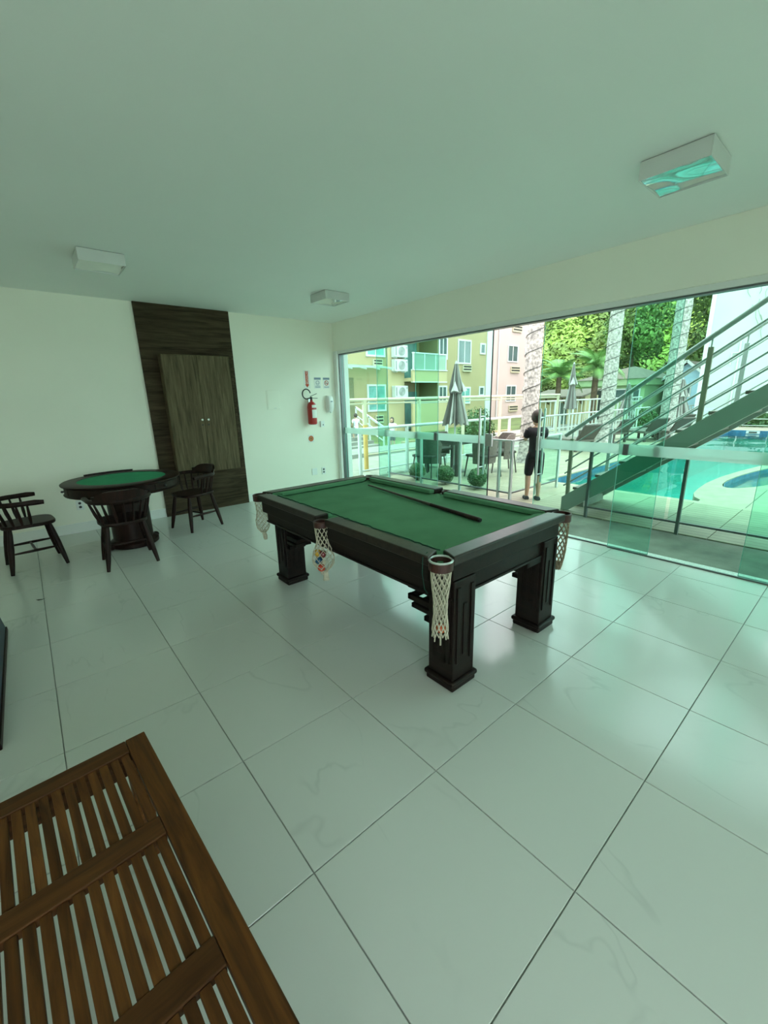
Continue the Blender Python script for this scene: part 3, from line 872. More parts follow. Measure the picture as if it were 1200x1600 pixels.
# ------------------------------------------------------------------ captain's chairs (face local +x)
def make_chair():
    t = empty('captain_chair')
    # seat with rounded outline
    pl = []
    for k in range(32):
        a = 2 * PI * k / 32
        cx, sy = math.cos(a), math.sin(a)
        pl.append((0.215 * math.copysign(abs(cx) ** 0.55, cx), (0.215 - 0.012 * (cx < 0)) * math.copysign(abs(sy) ** 0.55, sy)))
    MB().prism(pl, 0.425, 0.458).build('seat', M['dkwood2'], t, bevel=0.010, seg=3)
    feet = {}
    for sx in (-1, 1):
        for sy in (-1, 1):
            p, q = Vector((sx * 0.15, sy * 0.15, 0.428)), Vector((sx * 0.215, sy * 0.215, 0.0))
            feet[sx, sy] = (p, q)
            MB().tube([p, p.lerp(q, 0.12), p.lerp(q, 0.45), p.lerp(q, 0.75), q], [0.016, 0.021, 0.0255, 0.022, 0.015], 12).build('leg', M['dkwood2'], t, smooth=True)
    mid = []
    for sy in (-1, 1):
        p = feet[-1, sy][0].lerp(feet[-1, sy][1], 0.55); q = feet[1, sy][0].lerp(feet[1, sy][1], 0.55)
        mid.append(p.lerp(q, 0.5))
        MB().tube([p, p.lerp(q, 0.25), p.lerp(q, 0.5), p.lerp(q, 0.75), q], [0.008, 0.012, 0.014, 0.012, 0.008], 10).build('stretcher', M['dkwood2'], t, smooth=True)
    MB().tube([mid[0], mid[0].lerp(mid[1], 0.5), mid[1]], [0.009, 0.013, 0.009], 10).build('stretcher', M['dkwood2'], t, smooth=True)
    # bent arm rail, spindles and crest
    arm = []
    for k in range(25):
        a = PI / 2 + PI * k / 24
        arm.append((-0.02 + 0.245 * math.cos(a), 0.262 * math.sin(a), 0.672))
    arm = [(0.135, 0.282, 0.668), (0.07, 0.270, 0.672)] + arm + [(0.07, -0.270, 0.672), (0.135, -0.282, 0.668)]
    MB().tube(arm, [0.016, 0.021] + [0.019] * 25 + [0.021, 0.016], 10, flat=1.25).build('arm_rail', M['dkwood2'], t, smooth=True)
    for k in range(11):
        a = PI / 2 - 0.12 + (PI + 0.24) * k / 10
        top = Vector((-0.02 + 0.245 * math.cos(a), 0.262 * math.sin(a), 0.665))
        bot = Vector((-0.012 + 0.196 * math.cos(a), 0.200 * math.sin(a), 0.455))
        MB().tube([bot, bot.lerp(top, 0.3), bot.lerp(top, 0.6), top], [0.009, 0.0145, 0.012, 0.008], 8).build('spindle', M['dkwood2'], t, smooth=True)
    vs, fs = [], []
    NA = 14
    for k in range(NA + 1):
        a = PI - 0.95 + 1.9 * k / NA
        e = 1 - (abs(k - NA / 2) / (NA / 2)) ** 4
        for rr, z in ((0.228, 0.685), (0.258, 0.685), (0.272, 0.69 + 0.085 * max(e, 0.45)), (0.248, 0.69 + 0.085 * max(e, 0.45))):
            vs.append((-0.02 + rr * math.cos(a), 0.262 / 0.245 * rr * math.sin(a), z))
    for k in range(NA):
        for e in range(4): fs.append((k * 4 + e, k * 4 + (e + 1) % 4, k * 4 + 4 + (e + 1) % 4, k * 4 + 4 + e))
    fs += [(3, 2, 1, 0), tuple(NA * 4 + e for e in range(4))]
    MB().add(vs, fs).build('crest_rail', M['dkwood2'], t, smooth=True)
    return t


ch = make_chair()
g = 'captain chairs around the card table'
for i, (x, y, a, lab) in enumerate(((0.122, 4.385, 88, 'dark wooden captain chair in front of the card table, back turned'),
                                    (1.02, 5.16, 196, 'dark wooden captain chair standing before the tall cabinet'),
                                    (-0.61, 4.955, 6, 'dark wooden captain chair cut off by the left picture edge'))):
    o = ch if i == 0 else copy_tree(ch)
    o.location = (x, y, 0); o.rotation_euler = (0, 0, R(a))
    tag(o, lab, 'chair', g)

# ------------------------------------------------------------------ slatted low table in the foreground
st = empty('slatted_table', (-0.343, 1.093, 0), R(3.4), label='low slatted brown wooden table in the near left corner', cat='table')
W_, L_, H_ = 0.66, 1.19, 0.45
B(-0.058, -L_, H_ - 0.028, 0, 0, H_).build('side_rail', M['bench'], st, bevel=0.003)
B(-W_, -L_, H_ - 0.028, -W_ + 0.058, 0, H_).build('side_rail', M['bench'], st, bevel=0.003)
ys = (0.0, -0.365, -0.735, -1.105)
for k, y in enumerate(ys):
    hgt = 0.062 if k in (0,) else 0.066
    B(-W_ + 0.059, y - hgt - (0.019 if k == 3 else 0), H_ - 0.028, -0.059, y, H_ - 0.0006).build('cross_rail', M['bench_x'], st, bevel=0.003)
nsl = 18
for bay in range(3):
    ya = ys[bay] - (0.062 if bay == 0 else 0.066) - 0.0008
    yb = ys[bay + 1] + 0.0008
    for k in range(nsl):
        xc = -0.0745 - k * 0.0298
        if xc - 0.0115 < -W_ + 0.058: break
        B(-0.0112, yb, H_ - 0.020, 0.0112, ya, H_ - 0.005).build('slat', M['bench'], st, bevel=0.0015, seg=1, loc=(xc, 0, 0))
for x, y in ((-0.05, -0.05), (-W_ + 0.05, -0.05), (-0.05, -L_ + 0.05), (-W_ + 0.05, -L_ + 0.05)):
    B(x - 0.025, y - 0.025, 0, x + 0.025, y + 0.025, H_ - 0.028).build('leg', M['bench'], st, bevel=0.004)
B(-W_ + 0.075, -0.06, H_ - 0.09, -0.075, -0.04, H_ - 0.03).build('apron', M['bench_x'], st, bevel=0.002)
B(-W_ + 0.075, -L_ + 0.04, H_ - 0.09, -0.075, -L_ + 0.06, H_ - 0.03).build('apron', M['bench_x'], st, bevel=0.002)

# ------------------------------------------------------------------ navy blue padded box at the left edge
nb = empty('padded_box', (-1.16, 2.72, 0), label='dark navy blue padded box bench at the left picture edge', cat='bench')
vs = [(-0.33, -0.70, 0.03), (0.335, -0.70, 0.03), (0.335, 0.70, 0.03), (-0.33, 0.70, 0.03), (-0.30, -0.67, 0.42), (0.285, -0.67, 0.42), (0.285, 0.67, 0.42), (-0.30, 0.67, 0.42)]
MB().add(vs, [(0, 3, 2, 1), (4, 5, 6, 7), (0, 1, 5, 4), (1, 2, 6, 5), (2, 3, 7, 6), (3, 0, 4, 7)]).build('body', M['navy'], nb, bevel=0.012, seg=3)
B(-0.335, -0.705, 0.0, 0.342, 0.705, 0.035).build('base_trim', M['dkwood2'], nb, bevel=0.004)
B(-0.30, -0.67, 0.42, 0.29, 0.67, 0.48).build('cushion', M['navy'], nb, bevel=0.02, seg=3)

# a fallen leaf on the tiles
lf = MB().add([(-0.025, 0, 0.001), (0, -0.009, 0.003), (0.028, 0.002, 0.006), (0.002, 0.011, 0.002), (-0.04, 0.006, 0.012)], [(0, 1, 2, 3), (0, 3, 4)])
o = lf.build('dry_leaf', pm('dark_dry_leaf', (0.02, 0.016, 0.01), 0.8)); o.location = (-0.612, 3.882, 0.0)
tag(o, 'tiny dark dry leaf on the tiles near the left chair', 'leaf')


def pmx(name, col, *a, **k):
    return pm(name, tuple(c * 0.80 for c in col), *a, **k)


# ================================================================== outside: materials
M['concrete'] = pmx('worn_concrete', (0.20, 0.205, 0.165), 0.85, var=0.35, scale=3.5, bump=0.3, bscale=60, detail=8)
M['slab'] = planked('grooved_pale_deck_slab', (0.20, 0.19, 0.125), (0.28, 0.262, 0.18), (0.11, 0.10, 0.07), 0.115, 0, 0.65, 0.11)
M['deck_far'] = planked('pale_deck_paving', (0.25, 0.23, 0.155), (0.34, 0.315, 0.215), (0.15, 0.14, 0.10), 0.55, 0, 0.65, 0.03)
M['deck_joint'] = pmx('dark_deck_joint', (0.12, 0.115, 0.09), 0.9, var=0.2)
M['pinkdeck'] = pmx('pinkish_pool_surround', (0.44, 0.33, 0.27), 0.8, var=0.1, scale=2)
M['coping'] = pmx('cream_stone_coping', (0.37, 0.335, 0.235), 0.7, var=0.12, scale=5, bump=0.1)
M['pooltile'] = planked('turquoise_pool_tiles', (0.018, 0.27, 0.235), (0.028, 0.32, 0.28), (0.015, 0.22, 0.20), 0.35, 1, 0.4, 0.02)
M['poolband'] = pmx('dark_blue_pool_band', (0.03, 0.13, 0.24), 0.3, var=0.4, scale=14)
M['lane'] = pmx('dark_teal_lane_line', (0.02, 0.22, 0.24), 0.5)
M['water'] = glass('pool_water', (0.72, 0.97, 0.95), ior=1.33, rough=0.02)
M['lawn'] = pmx('garden_grass', (0.10, 0.16, 0.045), 0.95, var=0.4, scale=1.2, detail=8)
M['crazy'] = pmx('whitish_crazy_paving', (0.30, 0.29, 0.24), 0.85, var=0.25, scale=5, detail=8)
M['path'] = pmx('pale_concrete_path', (0.27, 0.275, 0.24), 0.85, var=0.15, scale=2)
M['olive'] = pmx('olive_cream_facade', (0.45, 0.355, 0.195), 0.85, var=0.06, scale=0.6, detail=6)
M['olive_lt'] = pmx('pale_cream_facade', (0.55, 0.45, 0.255), 0.85, var=0.05, scale=0.6)
M['pink'] = pmx('pale_pink_facade', (0.58, 0.47, 0.43), 0.85, var=0.04, scale=0.5, detail=6)
M['whitefac'] = pmx('white_weathered_facade', (0.57, 0.60, 0.57), 0.85, var=0.10, scale=0.35, detail=8)
M['bwhite'] = pmx('white_window_frame', (0.72, 0.74, 0.72), 0.6, var=0.02)
M['winglass'] = pmx('dim_window_glass', (0.09, 0.14, 0.14), 0.08, var=0.3, scale=0.7, spec=0.8)
M['curtain'] = pmx('turquoise_curtain_glass', (0.18, 0.42, 0.40), 0.3, var=0.25, scale=2.0, spec=0.6)
M['dark'] = pmx('dark_interior', (0.03, 0.035, 0.03), 0.8, var=0.2)
M['acwhite'] = pmx('white_ac_casing', (0.66, 0.67, 0.65), 0.5, var=0.03)
M['acgrey'] = pmx('grey_ac_grille', (0.26, 0.27, 0.27), 0.5, var=0.1)
M['canopy'] = glass('green_canopy_glass', (0.40, 0.85, 0.72), frost=0.5)
M['fence_white'] = pmx('white_railing_paint', (0.60, 0.62, 0.58), 0.5, var=0.03)
M['fence_cream'] = pmx('cream_railing_paint', (0.58, 0.54, 0.38), 0.55, var=0.06)
M['ochre'] = pmx('ochre_post_paint', (0.62, 0.38, 0.10), 0.55, var=0.15, scale=5)
M['stairgrey'] = pmx('grey_green_steel_paint', (0.36, 0.40, 0.36), 0.45, var=0.04, scale=3)
M['stairrail'] = pmx('grey_tube_steel', (0.44, 0.47, 0.46), 0.35, 0.4, var=0.05)
M['stairwhite'] = pmx('pale_tube_steel', (0.55, 0.60, 0.58), 0.4, 0.2, var=0.05)
M['postbeige'] = pmx('beige_steel_post', (0.34, 0.32, 0.24), 0.5, var=0.05)
M['tread'] = pmx('brown_grey_tread', (0.20, 0.18, 0.15), 0.7, var=0.2, scale=5)
M['canvas'] = pmx('striped_grey_canvas', (0.25, 0.22, 0.205), 0.9, var=0.12, scale=6, bump=0.1)
M['canvas_lt'] = pmx('pale_grey_canvas', (0.50, 0.48, 0.45), 0.9, var=0.08, scale=6)
M['wicker'] = pmx('dark_brown_wicker', (0.075, 0.060, 0.050), 0.7, var=0.35, scale=40, bump=0.5, bscale=120)
M['wicker_lt'] = pmx('brown_grey_wicker', (0.15, 0.12, 0.10), 0.7, var=0.3, scale=40, bump=0.4, bscale=120)
M['tabletop'] = pmx('grey_glass_tabletop', (0.30, 0.34, 0.32), 0.2, var=0.05)
M['trunk'] = pmx('mottled_palm_bark', (0.40, 0.37, 0.33), 0.9, var=0.6, scale=17, bump=0.3, bscale=30, detail=6)
M['trunk_dk'] = pmx('brown_palm_bark', (0.13, 0.08, 0.05), 0.9, var=0.4, scale=9)
M['frond'] = pmx('green_palm_frond', (0.09, 0.20, 0.05), 0.6, var=0.35, scale=3)
M['frond_lt'] = pmx('light_green_palm_frond', (0.15, 0.28, 0.07), 0.6, var=0.35, scale=2)
M['box_leaf'] = pmx('clipped_box_leaves', (0.10, 0.16, 0.05), 0.6, var=0.5, scale=14)
M['hedge_leaf'] = pmx('hedge_leaves', (0.05, 0.13, 0.03), 0.6, var=0.5, scale=5)
M['hill'] = pmx('hillside_undergrowth', (0.05, 0.10, 0.02), 0.95, var=0.4, scale=0.3)
M['hill_leaf'] = pmx('hillside_leaves', (0.34, 0.41, 0.075), 0.7, var=0.75, scale=0.11, detail=6)
M['tree_leaf'] = pmx('dark_tree_leaves', (0.13, 0.22, 0.045), 0.7, var=0.6, scale=0.35, detail=5)
M['rooftile'] = pmx('brown_roof_tiles', (0.17, 0.13, 0.105), 0.9, var=0.2, scale=6, bump=0.3)
M['greenwall'] = pmx('pale_green_house_paint', (0.36, 0.48, 0.26), 0.8, var=0.05)
M['bluewall'] = pmx('light_blue_house_paint', (0.45, 0.66, 0.80), 0.8, var=0.05)
M['wire'] = pmx('black_string_light_wire', (0.04, 0.04, 0.035), 0.6)

# ================================================================== ground and pool
tag(B(4.03, -9, -0.3, 4.89, 6.17, -0.012).build('concrete_strip', M['concrete'], bevel=0.004), 'worn grey concrete strip just outside the glass doors', 'pavement', kind='structure')
tag(B(-8, -14, -0.3, 4.03, -2.6, -0.012).build('added_bounce_ground', M['path']), 'unseen pale ground added behind the viewer to bounce daylight', 'pavement', kind='structure')  # unseen ground, added to bounce daylight in through the back opening
tag(B(4.05, -9, 2.95, 4.93, 6.4, 3.15).build('upper_eave', M['wall']), 'concrete eave slab above the glass doors outside', 'eave', kind='structure')
dk = B(4.89, -9, -0.3, 6.60, 6.30, -0.014).build('pool_deck', M['deck_joint'])
tag(dk, 'grooved pale slab deck between the doors and the pool', 'deck', kind='structure')
_sm = None


def slab(x, y, par):
    global _sm
    if _sm is None:
        o = B(-0.4245, -0.267, -0.03, 0.4245, 0.267, 0).build('slab', M['slab'], par, bevel=0.004, seg=1)
        _sm = o.data
    else:
        o = mesh_obj('slab', _sm, None, par, bevel=0.004, seg=1)
    o.location = (x, y, 0)
    return o


for i in range(2):
    for j in range(-4, 12):
        y = -0.17 + j * 0.54
        if y + 0.27 > 6.3: continue
        slab(4.89 + 0.427 + i * 0.855, y, dk)
dk2 = B(6.60, 3.66, -0.3, 40, 6.30, -0.014).build('side_deck', M['deck_far'])
tag(dk2, 'pale paved deck along the far side of the pool', 'deck', kind='structure')
for i in range(9):
    for j in range(5):
        if 3.66 + j * 0.54 + 0.27 + 0.27 > 6.4: continue
        slab(6.60 + 0.427 + i * 0.855, 3.66 + 0.27 + j * 0.54, dk2)
B(20.71, -12, -0.3, 24, 3.66, -0.005).build('far_deck', M['pinkdeck'])
tag(bpy.data.objects['far_deck'], 'pinkish paved surround at the far end of the pool', 'deck', kind='structure')
tag(B(40, -60, -0.5, 140, 60, -0.02).build('far_ground', M['lawn']), 'distant grassy ground below the hill', 'ground', kind='structure')
tag(B(24, -60, -0.5, 40, 3.66, -0.02).build('street_ground', M['path']), 'pale ground around the white building', 'ground', kind='structure')
tag(B(4.05, 6.30, -0.5, 40, 8.75, -0.012).build('stone_path', M['crazy']), 'whitish crazy paving path behind the patio', 'path', kind='structure')
tag(B(4.05, 8.75, -0.5, 40, 8.95, 0.10).build('kerb', M['path'], bevel=0.01), 'grey concrete kerb along the whitish path', 'kerb', kind='structure')
tag(B(4.05, 8.95, -0.5, 40, 10.3, 0.03).build('upper_path', M['path']), 'pale concrete path before the olive building', 'path', kind='structure')
tag(B(4.05, 10.3, -0.6, 40, 60, -0.30).build('garden_ground', M['lawn']), 'green garden ground around the apartment buildings', 'ground', kind='structure')

pool = empty('pool', (0, 0, 0), label='large turquoise swimming pool beyond the metal stairs', cat='pool', kind='structure')
PXA, PXB, PYA, PYB = 6.72, 20.6, -9, 3.53
B(PXA, PYA, -1.45, PXB, PYB, -1.25).build('pool_floor', M['pooltile'], pool)
for nm_, bx in (('pool_wall', (PXA - 0.12, PYA, -1.45, PXA, PYB + 0.12, -0.22)), ('pool_wall', (PXB, PYA, -1.45, PXB + 0.1, PYB, -0.30)), ('pool_wall', (PXA, PYB, -1.45, PXB, PYB + 0.12, -0.22)), ('pool_wall', (PXA, PYA - 0.1, -1.45, PXB, PYA, -0.30))):
    B(*bx).build(nm_, M['pooltile'], pool)
for bx in ((PXA - 0.12, PYA, -0.22, PXA, PYB + 0.12, -0.03), (PXB, PYA, -0.30, PXB + 0.1, PYB, 0.02), (PXA, PYB, -0.22, PXB, PYB + 0.12, -0.03), (PXA, PYA - 0.1, -0.22, PXB, PYA, -0.03)):
    B(*bx).build('tile_band', M['poolband'], pool)
B(PXA - 0.12, PYB, -0.03, PXB, PYB + 0.13, 0.0).build('coping', M['coping'], pool, bevel=0.006)
B(PXA - 0.12, 1.15, -0.03, PXA + 0.02, PYB, 0.0).build('coping', M['coping'], pool, bevel=0.006)
for y in (2.2, 0.3, -1.6):
    B(PXA, y - 0.10, -1.25, PXB, y + 0.10, -1.245).build('lane_line', M['lane'], pool)
# rippled water surface
vs, fs = [], []
nx, ny = 70, 60
rw = random.Random(5)
for i in range(nx + 1):
    for j in range(ny + 1):
        x = PXA + (PXB - PXA) * i / nx; y = PYA + (PYB - PYA) * j / ny
        vs.append((x, y, -0.10 + 0.006 * math.sin(x * 3.1 + y * 1.7) + 0.005 * math.sin(y * 4.3 - x * 2.2) + rw.uniform(-0.002, 0.002)))
for i in range(nx):
    for j in range(ny):
        a = i * (ny + 1) + j
        fs.append((a, a + ny + 1, a + ny + 2, a + 1))
MB().add(vs, fs).build('water_surface', M['water'], pool, smooth=True)
# overflow grate at the far end
B(PXB - 0.02, 2.60, -0.09, PXB + 0.0, 3.0, 0.01).build('overflow_frame', M['fence_white'], pool)
B(PXB - 0.03, 2.68, -0.07, PXB - 0.02, 2.92, -0.015).build('overflow_slot', M['dark'], pool)

# rounded peninsula deck with a children's pool
outer = [(6.60, 1.15), (6.86, 1.17), (7.02, 1.28), (7.3, 1.36), (7.7, 1.40), (8.3, 1.43), (9.1, 1.40), (10.0, 1.30), (10.9, 1.16), (11.8, 0.95), (12.6, 0.6), (13.2, 0.0), (13.2, -8.9), (6.60, -8.9)]
cx, cy = 10.2, 0.72
K_ROT, K_A, K_B = R(-10), 2.15, 0.37


def kid_r(a, f=1.0):
    a -= K_ROT
    return f / math.sqrt((math.cos(a) / K_A) ** 2 + (math.sin(a) / K_B) ** 2)


def hit(ang):
    dx, dy = math.cos(ang), math.sin(ang)
    best = 1e9
    for k in range(len(outer)):
        (x1, y1), (x2, y2) = outer[k], outer[(k + 1) % len(outer)]
        den = dx * (y2 - y1) - dy * (x2 - x1)
        if abs(den) < 1e-9: continue
        t_ = ((x1 - cx) * (y2 - y1) - (y1 - cy) * (x2 - x1)) / den
        u_ = ((x1 - cx) * dy - (y1 - cy) * dx) / den
        if t_ > 0 and -1e-6 <= u_ <= 1 + 1e-6: best = min(best, t_)
    return (cx + dx * best, cy + dy * best)


def ring_deck(name, rin, z0, z1, mt, par, frac=None):
    vs, fs = [], []
    N = 120
    angs = sorted(set([2 * PI * k / N for k in range(N)] + [math.atan2(y - cy, x - cx) % (2 * PI) for x, y in outer]))
    n = len(angs)
    for a in angs:
        o_ = hit(a)
        i_ = (cx + kid_r(a) * math.cos(a), cy + kid_r(a) * math.sin(a))
        for (x, y) in (o_, i_):
            vs += [(x, y, z0), (x, y, z1)]
    for k in range(n):
        a, b_ = 4 * k, 4 * ((k + 1) % n)
        fs += [(a + 1, b_ + 1, b_ + 3, a + 3), (a, a + 2, b_ + 2, b_), (a, b_, b_ + 1, a + 1), (a + 2, a + 3, b_ + 3, b_ + 2)]
    return MB().add(vs, fs).build(name, mt, par)


pen = empty('pool_peninsula', (0, 0, 0), label='cream rounded peninsula deck curving into the pool', cat='deck', kind='structure')
ring_deck('paved_top', (1.55, 1.30), -0.9, -0.002, M['coping'], pen)
_kp = [(cx + kid_r(2 * PI * k / 80, 1.004) * math.cos(2 * PI * k / 80), cy + kid_r(2 * PI * k / 80, 1.004) * math.sin(2 * PI * k / 80)) for k in range(80)]
kid = MB().prism(_kp, -0.9, -0.45)
kid.build('kids_pool_floor', M['pooltile'], pen)
kr = MB()
vs, fs = [], []
for k in range(60):
    a = 2 * PI * k / 60
    for rr in (0.999, 0.985):
        for z in (-0.25, -0.02): vs.append((cx + kid_r(a, rr) * math.cos(a), cy + kid_r(a, rr) * math.sin(a), z))
for k in range(60):
    a, b_ = 4 * k, 4 * ((k + 1) % 60)
    fs += [(a + 2, a + 3, b_ + 3, b_ + 2), (a, b_, b_ + 1, a + 1), (a + 1, b_ + 1, b_ + 3, a + 3)]
MB().add(vs, fs).build('kids_pool_band', M['poolband'], pen)
kw = MB().prism([(cx + (x - cx) * 0.98, cy + (y - cy) * 0.98) for x, y in _kp], -0.115, -0.105)
kw.build('kids_pool_water', M['water'], pen)
for k in range(5):   # joints between the peninsula slabs
    yy = 0.63 - 0.54 * k
    B(6.70, yy - 0.006, -0.003, 8.25, yy + 0.006, -0.0012).build('slab_joint', M['deck_joint'], pen)

# ================================================================== glass balustrades
def balustrade(name, pts, posts, ztop, lab, mt_rail, wide=0.05):
    t = empty(name, (pts[0][0], pts[0][1], 0), label=lab, cat='balustrade')
    ox, oy = pts[0]
    for (xa, ya), (xb, yb) in zip(pts[:-1], pts[1:]):
        MB().bar((xa - ox, ya - oy, ztop), (xb - ox, yb - oy, ztop), wide, 0.025).build('top_rail', mt_rail, t, bevel=0.003)
        MB().bar((xa - ox, ya - oy, 0.125), (xb - ox, yb - oy, 0.125), 0.025, 0.022).build('bottom_rail', M['alu'], t)
        ln = math.hypot(xb - xa, yb - ya)
        n = max(1, round(ln / 0.95))
        for k in range(n):
            f0, f1 = (k + 0.02) / n, (k + 0.98) / n
            p = Vector((xa + (xb - xa) * f0 - ox, ya + (yb - ya) * f0 - oy, 0.48)); q = Vector((xa + (xb - xa) * f1 - ox, ya + (yb - ya) * f1 - oy, 0.48))
            MB().bar(p, q, 0.008, ztop * 2 - 0.96 - 0.03 if False else (ztop - 0.14 - 0.02)).build('pane', M['pane_rail'], t, loc=(0, 0, (ztop + 0.12) / 2 - 0.48))
    for (x, y) in posts:
        B(x - ox - 0.022, y - oy - 0.016, -0.012, x - ox + 0.022, y - oy + 0.016, ztop).build('post', mt_rail if mt_rail is not M['alu'] else M['alu'], t, bevel=0.003)
    return t


M['rail_lt'] = pm('satin_pale_aluminium', (0.50, 0.55, 0.53), 0.35, 0.4, var=0.03)
M['rail_dk'] = pm('dark_grey_green_aluminium', (0.10, 0.12, 0.115), 0.4, 0.3, var=0.05)
balustrade('glass_balustrade', [(4.89, 5.86), (4.89, 3.07), (6.30, 3.07)], [(4.89, 5.80), (4.89, 4.92), (4.89, 4.03), (4.89, 3.28), (4.89, 3.07), (5.6, 3.07), (6.28, 3.07)], 0.90,
           'pale glass balustrade left of the doorway, turning toward the pool', M['rail_lt'])
balustrade('glass_balustrade', [(4.88, 1.95), (4.88, -2.6)], [(4.88, 1.93), (4.88, 0.92), (4.88, -0.1), (4.88, -1.2), (4.88, -2.5)], 0.855,
           'dark framed glass balustrade right of the doorway below the stairs', M['rail_dk'], 0.04)

# ================================================================== steel staircase
SY, SZ, SL = 2.314, 0.18, 0.74


def zs(y): return SZ + (SY - y) * SL


sc = empty('steel_staircase', (5.0, 2.314, 0), label='grey steel staircase rising to the right with tube railings', cat='staircase')
TOPY = -1.55
for i, x in enumerate((5.0, 5.95)):
    poly = [(2.314, 0.0), (2.314, SZ), (TOPY, zs(TOPY)), (TOPY, zs(TOPY) - 0.215), (2.314 - 0.045 / SL - 0.02, 0.0)]
    MB().xprism([(y - 2.314, z) for y, z in poly], x - 5.0 - 0.03, x - 5.0 + 0.03).build('stringer', M['stairgrey'], sc, bevel=0.004)
ntr = 13
for k in range(ntr):
    y = 2.05 - k * 0.27
    z = zs(y) - 0.05
    B(0.03, y - 2.314 - 0.15, z - 0.035, 0.92, y - 2.314 + 0.15, z).build('tread', M['tread'], sc, bevel=0.004)
for i, x in enumerate((5.0, 5.95)):
    mt = M['stairrail'] if i == 0 else M['stairwhite']
    rr = 0.026 if i == 0 else 0.020
    y0 = 2.345 if i == 0 else 2.20
    MB().tube([(x - 5.0, y0 - 2.314, zs(y0) + 0.845), (x - 5.0, TOPY - 2.314, zs(TOPY) + 0.845)], rr, 12).build('handrail', mt, sc, smooth=True)
    for k in range(4):
        o_ = 0.155 + k * 0.165
        MB().tube([(x - 5.0, y0 - 0.03 - 2.314, zs(y0 - 0.03) + o_), (x - 5.0, TOPY - 2.314, zs(TOPY) + o_)], 0.010 if i == 0 else 0.009, 8).build('railing_bar', mt, sc, smooth=True)
    for y in ((2.25, 0.91, -0.45) if i == 0 else (2.15, 0.80, -0.55)):
        B(x - 5.0 - 0.018, y - 2.314 - 0.023, max(0.0, zs(y) - 0.2), x - 5.0 + 0.018, y - 2.314 + 0.023, zs(y) + 0.74).build('post', M['postbeige'] if i == 0 else M['stairwhite'], sc, bevel=0.003)
        MB().tube([(x - 5.0, y - 2.314, zs(y) + 0.74), (x - 5.0, y - 2.314, zs(y) + 0.84)], 0.008, 8).build('post_pin', M['stairrail'], sc)
B(0.30, -0.16, -0.01, 0.95, 0.05, 0.10).build('foot_block', M['concrete'], sc, bevel=0.01)
lp = empty('stair_landing', (5.475, TOPY - 0.64, 0), label='steel landing platform at the top of the stairs', cat='landing')
B(-0.55, -0.6, 2.86, 0.55, 0.6, 2.93).build('platform', M['tread'], lp)
for x in (-0.5, 0.5):
    B(x - 0.04, -0.55, -0.01, x + 0.04, -0.47, 2.86).build('column', M['stairgrey'], lp)

# ================================================================== topiary balls, hedge
def topiary(x, y, r, lab, seed):
    t = empty('topiary_ball', (x, y, 0), label=lab, cat='shrub', group='clipped box balls along the balustrade')
    rg = random.Random(seed)
    MB().sphere((0, 0, r + 0.02), r * 0.9, 14, 10).build('core', M['hedge_leaf'], t, smooth=True)
    def fn():
        v = Vector((rg.gauss(0, 1), rg.gauss(0, 1), rg.gauss(0, 1))).normalized()
        return Vector((0, 0, r + 0.02)) + v * r * rg.uniform(0.88, 1.04), v
    tag(MB().leaves(1500, fn, 0.014, rg).build('foliage', M['box_leaf'], t), kind='stuff')
    MB().tube([(0, 0, 0), (0, 0, r * 0.4)], 0.02, 6).build('stem', M['trunk_dk'], t)


topiary(5.30, 3.98, 0.165, 'clipped box ball nearest the open doorway', 1)
topiary(5.22, 4.64, 0.160, 'clipped box ball in the middle of the row', 2)
topiary(5.16, 5.30, 0.155, 'clipped box ball farthest left, behind the table corner', 3)


def leaf_shrub(name, c, rad, n, size, mt, lab, cat, seed, group=None):
    t = empty(name, (c[0], c[1], c[2]), label=lab, cat=cat, group=group)
    rg = random.Random(seed)
    def fn():
        v = Vector((rg.gauss(0, 1), rg.gauss(0, 1), abs(rg.gauss(0, 1)))).normalized()
        k = rg.uniform(0.55, 1.05)
        return Vector((v.x * rad[0], v.y * rad[1], v.z * rad[2])) * k, v
    MB().sphere((0, 0, rad[2] * 0.35), 1.0, 12, 8, (rad[0] * 0.7, rad[1] * 0.7, rad[2] * 0.4)).build('inner_branches', M['hill'], t)
    tag(MB().leaves(n, fn, size, rg).build('foliage', mt, t), kind='stuff')
    return t


leaf_shrub('hedge_shrub', (12.2, 9.3, 0.0), (0.95, 0.5, 1.15), 2200, 0.05, M['hedge_leaf'], 'round dark green shrub behind the large grey parasol', 'shrub', 8)
leaf_shrub('hedge_shrub', (21.4, 6.75, 0.0), (0.8, 0.45, 0.9), 1200, 0.07, M['hedge_leaf'], 'low green shrub beside the blue house', 'shrub', 9)

leaf_shrub('hedge_shrub', (23.4, 2.6, 0.0), (0.45, 2.6, 0.85), 2600, 0.08, M['hedge_leaf'], 'long dark green hedge at the far end of the pool', 'hedge', 10)

